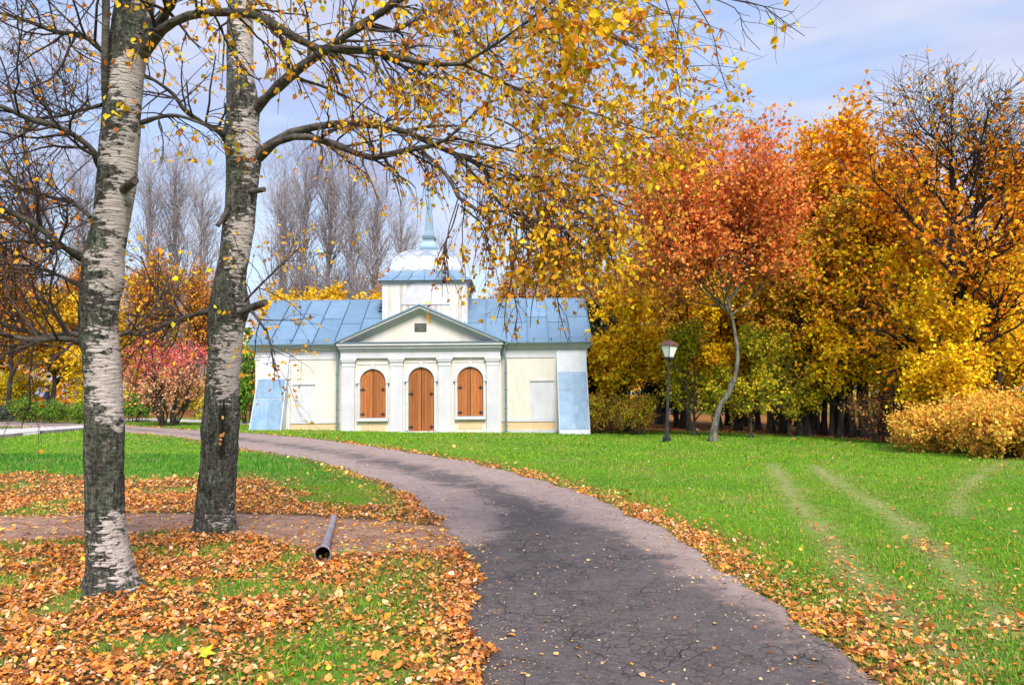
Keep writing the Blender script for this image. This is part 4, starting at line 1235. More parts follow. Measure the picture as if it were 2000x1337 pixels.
# between the trunks
a, ar = sprout(rng, lp1[MIDS], lr1[MIDS], [10, 12, 10], 0.15, 1.0, (0.3, 0.8), (30, 70), 7, 0.05, 0.14, 0.45, 0.0026, 0.4, 0.2)
b, br = sprout(rng, a, ar, 4, 0.2, 1.0, (0.2, 0.5), (25, 65), 5, 0.12, 0.14, 0.6, 0.0015, 0.5, 0.2)
tw1 += [(a, ar, 4), (b, br, 3)]
lf1.append(foliate(rng, b, 1.8, 0.044, PAL_Y + PAL_B, None))
# bare twig ends against the sky, top right
bt, btr = limb_set([[(1330, -12, 4.0, 1.6), (1420, -2, 4.0, 1.5), (1490, 12, 4.0, 1.3), (1530, 42, 4.0, 1.1), (1572, 71, 4.0, .8)], [(1420, -2, 4.0, 1.2), (1480, 10, 4.0, 1), (1550, 24, 4.0, .7)], [(1380, -8, 4.1, 1.3), (1440, 20, 4.1, 1.1), (1452, 62, 4.1, .9), (1485, 98, 4.1, .6)], [(1350, -8, 4.2, 1.3), (1390, 60, 4.2, 1.1), (1405, 130, 4.2, .9), (1425, 190, 4.2, .6)], [(1300, 0, 4.3, 1.3), (1330, 90, 4.3, 1), (1350, 150, 4.3, .8), (1400, 170, 4.3, .5)], [(1345, 130, 4.25, .9), (1392, 128, 4.2, .7), (1440, 133, 4.2, .5)], [(1495, 20, 4.0, 1), (1520, 55, 4, .8), (1555, 45, 4, .6)], [(1330, 0, 4.2, 1.3), (1320, 120, 4.2, 1), (1330, 200, 4.2, .8), (1315, 250, 4.2, .5)]], 9)
bs, bsr = sprout(rng, bt, btr, 5, 0.2, 1.0, (0.08, 0.25), (25, 60), 5, 0.04, 0.15, 0.7, 0.0012, 0.5, 0.2)
tw1 += [(bt, btr, 4), (bs, bsr, 3)]
lf1.append(foliate(rng, bs, 0.35, 0.044, PAL_Y, None))
n1 = finish_birch(birch1, b1, (lp1, lr1), tw1, lf1, 105, 'left')

# ---- right birch
b2 = tuple(T2_BASE)
birch2 = thing('birch_tree', 'dark gnarled birch with split bark standing at the edge of the earth path', 'tree', b2)
OUT2 = [(1055, 366, 470), (1043, 370, 467), (1020, 374, 465), (1000, 376, 463), (980, 378, 464), (950, 383, 465), (900, 388, 468), (870, 390, 470), (845, 388, 471), (828, 387, 472), (800, 393, 470), (750, 398, 472), (700, 403, 475), (650, 402, 478), (620, 404, 488), (600, 406, 496), (585, 409, 494), (560, 414, 484), (530, 421, 485), (500, 428, 491), (450, 431, 499), (400, 437, 501), (370, 439, 504), (350, 440, 507), (310, 440, 512), (285, 436, 512), (262, 431, 508), (240, 438, 505), (215, 440, 510), (195, 440, 508), (170, 440, 500), (100, 440, 497), (50, 441, 497), (0, 443, 497), (-80, 446, 494), (-250, 452, 490), (-420, 458, 485)]
MOSS2 = [(-420, .5), (0, .55), (60, .50), (110, .45), (160, .60), (200, .72), (240, .55), (290, .50), (330, .62), (370, .72), (410, .62), (450, .45), (490, .48), (540, .58), (590, .82), (620, .75), (660, .54), (700, .46), (740, .46), (770, .52), (800, .76), (840, .92), (890, .92), (930, .78), (970, .74), (1000, .68), (1030, .80), (1055, .92)]
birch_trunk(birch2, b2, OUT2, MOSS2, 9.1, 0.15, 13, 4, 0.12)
stub(birch2, b2, 478, 606, 8.95, 518, 590, 8.75, 8, MAT['limb'])
stub(birch2, b2, 488, 374, 9.0, 516, 370, 8.85, 6, MAT['limb'])
stub(birch2, b2, 444, 412, 8.95, 425, 441, 8.85, 5, MAT['limb'])
# dark split in the bark with orange wood showing
MAT['split'] = mat_noisy('dark_split_wood', (0.006, 0.005, 0.004), (0.02, 0.015, 0.012), 20, 0.95, 0.4, 40)
MAT['rot'] = mat_noisy('orange_rotten_wood', (0.55, 0.20, 0.05), (0.80, 0.42, 0.14), 40, 0.9, 0.5, 90)
def on_trunk2(px, py, proud):
    o = np.array(OUT2); o = o[np.argsort(o[:, 0])]
    l, r = np.interp(py, o[:, 0], o[:, 1]), np.interp(py, o[:, 0], o[:, 2])
    R = (r - l) / 2; c = (l + r) / 2
    u = np.clip((px - c) / R, -.95, .95)
    return W(px, py, 9.1 - (R / FPX * 9.1) * math.sqrt(1 - u * u) - proud)
def patch(name, pts, mat, proud, thick):
    c = np.mean(pts, 0)
    F0 = [on_trunk2(p[0], p[1], proud) for p in pts]
    F1 = [on_trunk2(p[0], p[1], proud - thick) for p in pts]
    n = len(pts)
    V = [q - np.array(b2) for q in F0 + F1 + [on_trunk2(c[0], c[1], proud + 0.006)]]
    F = [(i, (i + 1) % n, 2 * n) for i in range(n)] + [(i, i + n, (i + 1) % n + n, (i + 1) % n) for i in range(n)]
    link(name, mesh(name, V, F, mat), birch2)
patch('bark_split', [(437, 778), (441, 800), (437, 825), (439, 850), (434, 880), (429, 890), (430, 860), (433, 835), (431, 812), (434, 795)], MAT['split'], 0.030, 0.12)
for (cx, cy, w_, h_) in ((433, 850, 5, 3.4), (431, 858, 3, 2.6), (435, 815, 2.6, 4), (430, 866, 2.2, 3.2), (437, 846, 2.2, 2)):
    patch('rotten_wood', [(cx + w_ * math.cos(t) * (1 + .2 * math.sin(3 * t)), cy + h_ * math.sin(t)) for t in np.linspace(0, 2 * math.pi, 9)[:-1]], MAT['rot'], 0.045, 0.05)

L2 = [
    # upper limb sweeping right
    [(476, 330, 9.5, 13), (500, 308, 9.42, 14), (524, 287, 9.25, 10), (560, 262, 9.1, 9), (610, 249, 9.0, 8), (667, 241, 8.9, 8), (750, 247, 8.8, 7), (795, 258, 8.7, 6), (843, 280, 8.6, 6), (884, 299, 8.5, 5.5), (930, 318, 8.4, 5), (960, 348, 8.3, 4), (1064, 351, 8.2, 3), (1150, 372, 8.1, 2.4), (1230, 405, 8.0, 1.6)],
    # lower limb
    [(506, 302, 9.36, 10), (530, 285, 9.15, 9), (560, 270, 9.0, 8), (598, 267, 8.9, 8), (654, 282, 8.75, 8), (705, 303, 8.6, 8.5), (738, 309, 8.5, 8), (776, 296, 8.4, 7), (824, 289, 8.3, 6), (862, 278, 8.2, 4.5), (895, 254, 8.1, 3.8), (925, 221, 8.0, 3), (980, 188, 7.9, 2.2), (1050, 160, 7.8, 1.6)],
    # thick bough rising out of the frame
    [(468, 250, 9.55, 14), (492, 220, 9.45, 14), (518, 193, 9.25, 12), (583, 135, 8.9, 11), (636, 98, 8.7, 11), (700, 53, 8.5, 10), (760, 14, 8.3, 8.5), (830, -40, 8.1, 7), (920, -110, 7.9, 5)],
    # hanging secondary limbs
    [(824, 296, 8.35, 5), (858, 325, 8.2, 4), (880, 355, 8.1, 4), (899, 389, 8.0, 4), (937, 411, 7.9, 3.5), (996, 413, 7.8, 3.2), (1050, 432, 7.7, 3), (1105, 455, 7.6, 2.4), (1145, 490, 7.5, 2), (1170, 535, 7.4, 1.3)],
    [(884, 299, 8.5, 3.5), (930, 345, 8.3, 3), (970, 390, 8.1, 2.5), (1010, 430, 8.0, 2.2), (1060, 475, 7.9, 1.8), (1090, 525, 7.8, 1.2)],
    [(930, 318, 8.4, 3.6), (1010, 345, 8.2, 3), (1090, 390, 8.0, 2.6), (1150, 435, 7.9, 2.2), (1190, 490, 7.8, 1.7), (1208, 560, 7.7, 1.1)],
    [(880, 268, 8.2, 3.4), (960, 285, 8.0, 3), (1030, 298, 7.9, 2.6), (1120, 285, 7.8, 2.2), (1210, 275, 7.7, 1.6), (1340, 262, 7.6, .9)],
    [(925, 221, 8.0, 2.6), (990, 240, 7.8, 2.2), (1080, 300, 7.6, 1.8), (1170, 330, 7.5, 1.2)],
    [(700, 53, 8.5, 5), (770, 60, 8.2, 4), (860, 20, 8.0, 3), (930, 80, 7.8, 2.4), (985, 118, 7.6, 1.6)],
    # limb to the left, joining up with the other birch's boughs
    [(440, 270, 9.35, 9), (428, 256, 9.2, 7), (393, 239, 9.0, 5.5), (359, 213, 8.8, 5), (337, 183, 8.7, 4.5), (295, 153, 8.5, 3.5), (262, 140, 8.4, 2)],
    # low left bough
    [(410, 607, 9.35, 8), (385, 612, 9.2, 5), (348, 624, 9.1, 4.5), (291, 648, 9.0, 4), (279, 654, 8.95, 3.6), (245, 652, 8.9, 3)],
    [(348, 624, 9.1, 3), (330, 600, 9.0, 2.5), (300, 560, 8.9, 2), (275, 500, 8.8, 1.5)],
    # thin twig up to the right from the collar
    [(478, 588, 9.2, 3), (520, 545, 9.0, 2.2), (560, 508, 8.8, 1.6), (600, 468, 8.6, 1)],
    [(486, 600, 9.25, 4), (505, 625, 9.0, 3), (525, 660, 8.9, 2.2), (535, 720, 8.8, 1.4)],
    # hanging leaders over the dome
    [(896, 398, 8.0, 2.0), (884, 440, 8.0, 1.8), (868, 478, 8.0, 1.7), (867, 510, 8.0, 1.5), (869, 530, 8.0, 1.2)],
    [(899, 402, 8.0, 2.2), (922, 420, 8.0, 2), (945, 442, 8.0, 1.8), (953, 475, 8.0, 1.4), (964, 500, 8.0, 1.1)],
    # boughs above the frame
    [(470, -90, 9.4, 9), (560, -110, 9.0, 8), (680, -90, 8.5, 6), (820, -70, 8.0, 5), (960, -60, 7.6, 4), (1100, -40, 7.3, 3), (1220, -15, 7.1, 2), (1310, 30, 7.0, 1.3)],
    [(1085, 460, 7.65, 2.2), (1060, 520, 7.6, 1.8), (1040, 590, 7.6, 1.3), (1035, 640, 7.6, .9)],
    [(985, 414, 7.8, 2), (1000, 470, 7.8, 1.6), (1020, 540, 7.8, 1.2), (1030, 600, 7.8, .8)],
]
lp2, lr2 = limb_set([[(a, b, c - 0.3, 0.86 * d) for a, b, c, d in row] for row in L2])
rng = np.random.default_rng(201)
tw2, lf2 = [], []
def lift(T, R):
    zt = T[:, -1, 2] - 0.20 * np.clip(T[:, -1, 0], -1, 2)
    k = (rng.random(len(T)) < np.interp(zt, [1.95, 2.2, 2.65], [0.03, 0.22, 1.0])) | (T[:, -1, 0] < -2.2)
    return T[k], R[k]
sel = [0, 1, 2, 3, 4, 5, 6, 7, 8, 16, 17, 18]
cnt = [46, 32, 20, 44, 40, 50, 46, 38, 34, 46, 6, 5]
a, ar = sprout(rng, lp2[sel], lr2[sel], cnt, 0.20, 1.0, (0.4, 1.2), (25, 70), 8, 0.06, 0.13, 0.38, 0.0024, 0.4, 0.2, tpow=0.75)
a, ar = lift(a, ar)
b, br = sprout(rng, a, ar, 5, 0.15, 1.0, (0.25, 0.62), (20, 60), 7, 0.24, 0.10, 0.6, 0.0020, 0.5, 0.2)
tw2 += [(a, ar, 4), (b, br, 3)]
b, br = lift(b, br)
tw2[-1] = (b, br, 3)
lf2.append(foliate(rng, b, 4.2, 0.047, PAL_B, W_B))
lf2.append(foliate(rng, a, 1.4, 0.050, PAL_B, W_B))
# the bright outer fringe
selc = [3, 4, 5, 6, 0]
a, ar = sprout(rng, lp2[selc], lr2[selc], [24, 18, 30, 24, 16], 0.55, 1.0, (0.25, 0.6), (25, 75), 7, 0.08, 0.12, 0.5, 0.0026, 0.4, 0.2)
a, ar = lift(a, ar)
b, br = sprout(rng, a, ar, 4, 0.2, 1.0, (0.2, 0.5), (20, 60), 6, 0.26, 0.10, 0.6, 0.0019, 0.5, 0.2)
b, br = lift(b, br)
tw2 += [(a, ar, 4), (b, br, 3)]
lf2.append(foliate(rng, b, 5.5, 0.055, PAL_Y + [(0.74, 0.30, 0.02)], None))
# left limbs and low boughs
sel = [9, 10, 11, 12, 13]
a, ar = sprout(rng, lp2[sel], lr2[sel], [14, 22, 14, 12, 8], 0.1, 1.0, (0.35, 0.9), (30, 80), 7, 0.0, 0.15, 0.5, 0.0030, 0.4, 0.2)
b, br = sprout(rng, a, ar, 5, 0.15, 1.0, (0.2, 0.55), (25, 70), 6, 0.08, 0.14, 0.6, 0.0019, 0.5, 0.2)
tw2 += [(a, ar, 4), (b, br, 3)]
lf2.append(foliate(rng, b, 1.7, 0.050, [(0.80, 0.44, 0.03), (0.76, 0.32, 0.02), (0.82, 0.54, 0.04)], None))
# hanging leaders
sel = [14, 15]
a, ar = sprout(rng, lp2[sel], lr2[sel], [14, 10], 0.45, 1.0, (0.2, 0.55), (20, 55), 6, 0.22, 0.12, 0.7, 0.0020, 0.5, 0.2)
tw2 += [(a, ar, 4)]
lf2.append(foliate(rng, a, 2.4, 0.046, [(0.32, 0.08, 0.03), (0.50, 0.20, 0.03), (0.45, 0.40, 0.05), (0.22, 0.05, 0.03)], None))
# thin hanging twigs in front of the roof
h0 = [[(1075, 500, 7.6, 1.5), (1085, 560, 7.6, 1.2), (1095, 620, 7.6, .9), (1110, 670, 7.6, .6)], [(1010, 440, 7.9, 1.5), (1000, 540, 7.9, 1.2), (985, 610, 7.9, .9), (990, 660, 7.9, .6)], [(1000, 560, 7.9, 1.2), (1010, 610, 7.9, 1), (1005, 650, 7.9, .7)], [(520, 640, 8.9, 1.5), (530, 680, 8.9, 1.1), (538, 725, 8.9, .8)]]
hp, hr = limb_set(h0, 8)
a, ar = sprout(rng, hp, hr, 7, 0.2, 1.0, (0.15, 0.4), (20, 50), 5, 0.2, 0.12, 0.7, 0.0018, 0.5, 0.2)
tw2 += [(hp, hr, 4), (a, ar, 3)]
lf2.append(foliate(rng, a, 2.2, 0.045, PAL_B, W_B))
n2 = finish_birch(birch2, b2, (lp2, lr2), tw2, lf2, 205, 'right')

# ------------------------------------------------------------------ the chapel
CH0 = W(823, 846, 33.2)
chapel = thing('chapel', 'small white and cream chapel with blue metal roof, dome and spire', 'building', CH0)

def mat_plaster(name, c1, c2, stain=(0.36, 0.33, 0.30), amt=0.45):
    m, nt, out = new_mat(name)
    v = coords(nt)
    f = ramp(nt, noise(nt, v, 1.3, 6, 0.6), [(0.35, 0.0), (0.65, 1.0)])
    c = mixc(nt, f, c1, c2)
    s = ramp(nt, noise(nt, coords(nt, (2.2, 2.2, 0.5)), 2.2, 7, 0.68), [(0.50, 0.0), (0.80, amt)])
    c = mixc(nt, s, c, stain)
    bsdf(nt, out, c, 0.9, bump(nt, noise(nt, v, 26, 5, 0.6), 0.15, 0.01), 0, 0.2)
    return m
MAT['cream'] = mat_plaster('cream_plaster', (0.60, 0.565, 0.51), (0.645, 0.615, 0.575))
MAT['white'] = mat_plaster('white_plaster', (0.51, 0.51, 0.57), (0.585, 0.585, 0.64))
MAT['peach'] = mat_plaster('peach_plaster', (0.62, 0.43, 0.25), (0.66, 0.49, 0.31))
MAT['stone'] = mat_plaster('grey_plinth_plaster', (0.42, 0.44, 0.50), (0.62, 0.62, 0.66), amt=0.6)
def mat_metal(name, c1, c2, c3, rough=0.45, metal=0.15, sc=1.6):
    m, nt, out = new_mat(name)
    v = coords(nt)
    oi = nt.nodes.new('ShaderNodeObjectInfo')
    c = mixc(nt, ramp(nt, noise(nt, v, sc, 6, 0.62, 0.4), [(0.35, 0.0), (0.68, 1.0)]), c1, c2)
    c = mixc(nt, ramp(nt, noise(nt, coords(nt, (3, 3, 0.6)), 3.1, 6, 0.7), [(0.52, 0.0), (0.78, 0.55)]), c, c3)
    r = ramp(nt, oi.outputs['Random'], [(0.0, 0.86), (1.0, 1.10)])
    c = mixc(nt, 1.0, c, r, 'MULTIPLY')
    bsdf(nt, out, c, rough, bump(nt, noise(nt, v, 2.5, 4), 0.12, 0.03), metal, 0.5)
    return m
MAT['roof'] = mat_metal('blue_painted_roof_metal', (0.145, 0.25, 0.385), (0.18, 0.295, 0.43), (0.27, 0.37, 0.48))
MAT['edge'] = mat_metal('dark_blue_edge_metal', (0.10, 0.17, 0.23), (0.14, 0.22, 0.29), (0.20, 0.28, 0.34))
MAT['zinc'] = mat_metal('pale_zinc', (0.34, 0.38, 0.48), (0.52, 0.55, 0.63), (0.26, 0.32, 0.44), 0.38, 0.3)
MAT['spire'] = mat_metal('grey_blue_spire_metal', (0.15, 0.25, 0.34), (0.21, 0.32, 0.41), (0.30, 0.40, 0.48), 0.4, 0.2)
MAT['clad'] = mat_metal('streaked_blue_cladding', (0.16, 0.28, 0.44), (0.26, 0.39, 0.56), (0.46, 0.55, 0.68), 0.5, 0.1, 2.2)
MAT['cladtop'] = mat_plaster('whitewashed_cladding', (0.56, 0.60, 0.68), (0.66, 0.68, 0.74), (0.36, 0.46, 0.60), 0.6)
MAT['iron'] = mat_noisy('black_iron', (0.012, 0.011, 0.011), (0.03, 0.026, 0.024), 20, 0.6, 0.2, 60)
MAT['pipe'] = mat_noisy('grey_green_downpipe', (0.10, 0.17, 0.18), (0.15, 0.23, 0.24), 6, 0.5, 0)
def mat_wood(name, a, b, c3):
    m, nt, out = new_mat(name)
    oi = nt.nodes.new('ShaderNodeObjectInfo')
    tc = nt.nodes.new('ShaderNodeTexCoord')
    add = nd(nt, 'ShaderNodeVectorMath', {0: tc.outputs['Object'], 1: nd(nt, 'ShaderNodeVectorMath', {0: oi.outputs['Random'], 1: (37.0, 11.0, 23.0)}, operation='MULTIPLY').outputs[0]}, operation='ADD')
    mp = nd(nt, 'ShaderNodeMapping', {'Vector': add.outputs[0], 'Scale': (22, 22, 1.3)})
    g = noise(nt, mp.outputs['Vector'], 1.2, 6, 0.65, 0.5)
    c = mixc(nt, ramp(nt, g, [(0.3, 0.0), (0.7, 1.0)]), a, b)
    c = mixc(nt, ramp(nt, noise(nt, mp.outputs['Vector'], 0.5, 4), [(0.55, 0.0), (0.75, 0.7)]), c, c3)
    c = mixc(nt, 1.0, c, ramp(nt, oi.outputs['Random'], [(0.0, 0.70), (1.0, 1.22)]), 'MULTIPLY')
    bsdf(nt, out, c, 0.6, bump(nt, g, 0.3, 0.006), 0, 0.35)
    return m
MAT['wood'] = mat_wood('varnished_orange_wood', (0.30, 0.088, 0.022), (0.44, 0.155, 0.04), (0.17, 0.042, 0.014))
MAT['board'] = mat_wood('weathered_white_board', (0.56, 0.52, 0.46), (0.68, 0.66, 0.62), (0.32, 0.28, 0.25))
MAT['plaque'] = mat_noisy('dark_bronze', (0.020, 0.019, 0.018), (0.045, 0.042, 0.04), 20, 0.5, 0)
MAT['plaque_relief'] = mat_noisy('pale_bronze_relief', (0.16, 0.155, 0.14), (0.28, 0.27, 0.25), 20, 0.5, 0)

FY = -0.30            # front plane of the portico
EAVE = 3.78
# body
MB().box(-6.95, 6.93, 0.0, 6.0, -0.4, 3.20).make('wall', MAT['cream'], chapel)
MB().box(-3.31, 3.34, FY, -0.003, -0.4, 3.18).make('portico_wall', MAT['cream'], chapel)
# frieze and cornice of the side walls
for s0, s1 in ((-6.98, -3.315), (3.345, 6.96)):
    bx('frieze', s0, s1, -0.035, 0.3, 3.12, 3.50, MAT['white'], chapel)
    bx('cornice', s0 - (0.10 if s0 < -5 else 0), s1 + (0.10 if s1 > 5 else 0), -0.14, 0.3, 3.503, 3.60, MAT['white'], chapel)
    bx('cornice', s0 - (0.17 if s0 < -5 else 0), s1 + (0.17 if s1 > 5 else 0), -0.26, 0.3, 3.603, 3.715, MAT['white'], chapel)
for sx in (-6.98, 6.96):
    e = 1 if sx > 0 else -1
    bx('side_cornice', min(sx, sx + e * .15), max(sx, sx + e * .15), 0.305, 6.1, 3.503, 3.70, MAT['white'], chapel)
bx('rear_cornice', -7.1, 7.1, 6.0, 6.2, 3.40, 3.70, MAT['white'], chapel)
bx('corner_strip', -5.50 - .06, -5.46, -0.05, 0.2, -0.3, 3.118, MAT['white'], chapel)
bx('corner_strip', 5.58, 5.68, -0.03, 0.2, -0.3, 3.118, MAT['cream'], chapel)
# painted band low on the side walls and the plinth
for s0, s1 in ((-5.45, -3.315), (3.345, 5.57)):
    bx('dado', s0, s1, -0.018, 0.2, -0.3, 0.45, MAT['peach'], chapel)
    bx('dado_ledge', s0, s1, -0.055, 0.2, 0.453, 0.55, MAT['white'], chapel)
bx('plinth', 3.346, 5.60, -0.09, 0.2, -0.4, 0.12, MAT['stone'], chapel)
bx('plinth', -5.45, -3.316, -0.06, 0.2, -0.4, 0.03, MAT['stone'], chapel)
bx('step', -3.2, 3.4, FY - 0.55, FY - 0.13, -0.45, 0.02, MAT['stone'], chapel)
bx('door_step', -0.75, 0.85, FY - 0.40, FY - 0.128, 0.022, 0.12, MAT['stone'], chapel)
# blank windows
for (x0, x1, z0, z1) in ((-5.36, -4.46, 0.56, 2.06), (4.58, 5.54, 0.56, 2.13)):
    w = bx('blank_window', x0, x1, -0.012, 0.1, z0, z1, MAT['white'], chapel)
    bx('window_hood', x0 - 0.02, x1 + 0.02, -0.06, 0.1, z1 + 0.003, z1 + 0.05, MAT['stone'], w)
# pilasters
for cx in (-2.97, -0.98, 1.01, 3.0):
    p = bx('pilaster', cx - 0.255, cx + 0.255, FY - 0.12, FY - 0.003, -0.4, 2.84, MAT['white'], chapel)
    bx('base', cx - 0.285, cx + 0.285, FY - 0.15, FY - 0.006, -0.42, 0.16, MAT['white'], p)
    bx('necking', cx - 0.275, cx + 0.275, FY - 0.14, FY - 0.006, 2.80, 2.86, MAT['white'], p)
    q = MB()
    q.box(cx - 0.262, cx + 0.262, FY - 0.127, FY - 0.004, 2.862, 2.97)
    q.prism([(cx - 0.265, 2.972), (cx + 0.265, 2.972), (cx + 0.32, 3.05), (cx - 0.32, 3.05)], FY - 0.17, FY - 0.004)
    q.box(cx - 0.335, cx + 0.335, FY - 0.19, FY - 0.004, 3.052, 3.13)
    q.make('capital', MAT['white'], p)
# entablature
bx('architrave', -3.29, 3.32, FY - 0.13, FY - 0.002, 3.134, 3.42, MAT['white'], chapel)
bx('frieze', -3.33, 3.36, FY - 0.19, FY - 0.004, 3.423, 3.52, MAT['white'], chapel)
bx('cornice', -3.37, 3.40, FY - 0.30, FY + 0.3, 3.523, 3.64, MAT['white'], chapel)
bx('cornice', -3.42, 3.45, FY - 0.40, FY + 0.3, 3.643, 3.74, MAT['white'], chapel)
bx('cornice_flashing', -3.46, 3.49, FY - 0.44, FY + 0.2, 3.743, 3.785, MAT['edge'], chapel)
# pediment
AP = 5.28
MB().prism([(-3.1, 3.70), (3.13, 3.70), (0.015, 5.10)], FY - 0.02, FY + 0.3).make('tympanum', MAT['cream'], chapel)
def rake(side, o0, o1, y0, y1, name, mat):
    # strip between two offsets below the outer slope line
    X = 3.43; z0 = 3.79
    def pt(t, off):
        return (side * X * (1 - t), z0 + (AP - z0) * t - off)
    sl = (AP - z0) / X
    a0 = pt(0, 0); e = pt(1, 0)
    P = [(side * (X - o0 / sl), z0), (0.0, AP - o0), (0.0, AP - o1), (side * (X - o1 / sl), z0)]
    if side > 0:
        P = P[::-1]
    P = [(p[0] + 0.015, p[1]) for p in P]
    MB().prism(P[::-1], y0, y1).make(name, mat, chapel)
for sd in (-1, 1):
    rake(sd, 0.0, 0.10, FY - 0.42, FY + 0.2, 'raking_cornice', MAT['white'])
    rake(sd, 0.105, 0.18, FY - 0.30, FY + 0.2, 'raking_cornice', MAT['white'])
    rake(sd, 0.185, 0.27, FY - 0.16, FY + 0.2, 'raking_cornice', MAT['white'])
# the portico roof runs back into the main roof
SL = (5.92 - EAVE) / 3.1
for sd in (-1, 1):
    yb = (AP + 0.06 - EAVE) / SL - 0.15
    A = (0.015 + sd * 3.52, FY - 0.47, 3.79); B = (0.015, FY - 0.47, AP + 0.05); C = (0.015, yb + 0.3, AP + 0.05); D = (0.015 + sd * 3.52, 0.25, 3.79)
    V = [A, B, C, D] + [(p[0], p[1], p[2] - 0.045) for p in (A, B, C, D)]
    F = [(0, 1, 2, 3), (7, 6, 5, 4), (0, 4, 5, 1), (1, 5, 6, 2), (2, 6, 7, 3), (3, 7, 4, 0)]
    if sd > 0:
        F = [f[::-1] for f in F]
    link('portico_roof', mesh('portico_roof', V, F, MAT['roof']), chapel)
    V = [(A[0], A[1] - 0.012, A[2] + 0.012), (B[0], B[1] - 0.012, B[2] + 0.012), (B[0], B[1] - 0.012, B[2] - 0.05), (A[0], A[1] - 0.012, A[2] - 0.05)]
    V += [(p[0], p[1] + 0.04, p[2]) for p in V]
    F = [(0, 3, 2, 1), (0, 1, 5, 4), (2, 3, 7, 6)]
    link('roof_edge', mesh('roof_edge', V, F, MAT['roof']), chapel)
# plaque with worn relief lettering
pl = bx('plaque', -0.235, 0.255, FY - 0.06, FY - 0.021, 4.24, 4.57, MAT['plaque'], chapel)
q = MB(); rr = random.Random(4)
for row, (z0, z1) in enumerate(((4.475, 4.54), (4.375, 4.455), (4.315, 4.355), (4.262, 4.30))):
    x = -0.20
    while x < 0.21:
        w = rr.uniform(0.014, 0.038)
        q.box(x, min(x + w * 0.55, 0.225), FY - 0.066, FY - 0.059, z0, z1)
        if rr.random() < 0.7:
            zc = rr.uniform(z0, z1 - 0.012)
            q.box(x + w * 0.56, min(x + w, 0.23), FY - 0.066, FY - 0.059, zc, zc + 0.012)
        x += w + 0.012
q.make('relief_lettering', MAT['plaque_relief'], pl)

# arched shutters and door
def arch_pts(cx, r, zs, n=14, a0=0.0, a1=math.pi):
    return [(cx + r * math.cos(a0 + (a1 - a0) * k / n), zs + r * math.sin(a0 + (a1 - a0) * k / n)) for k in range(n + 1)]

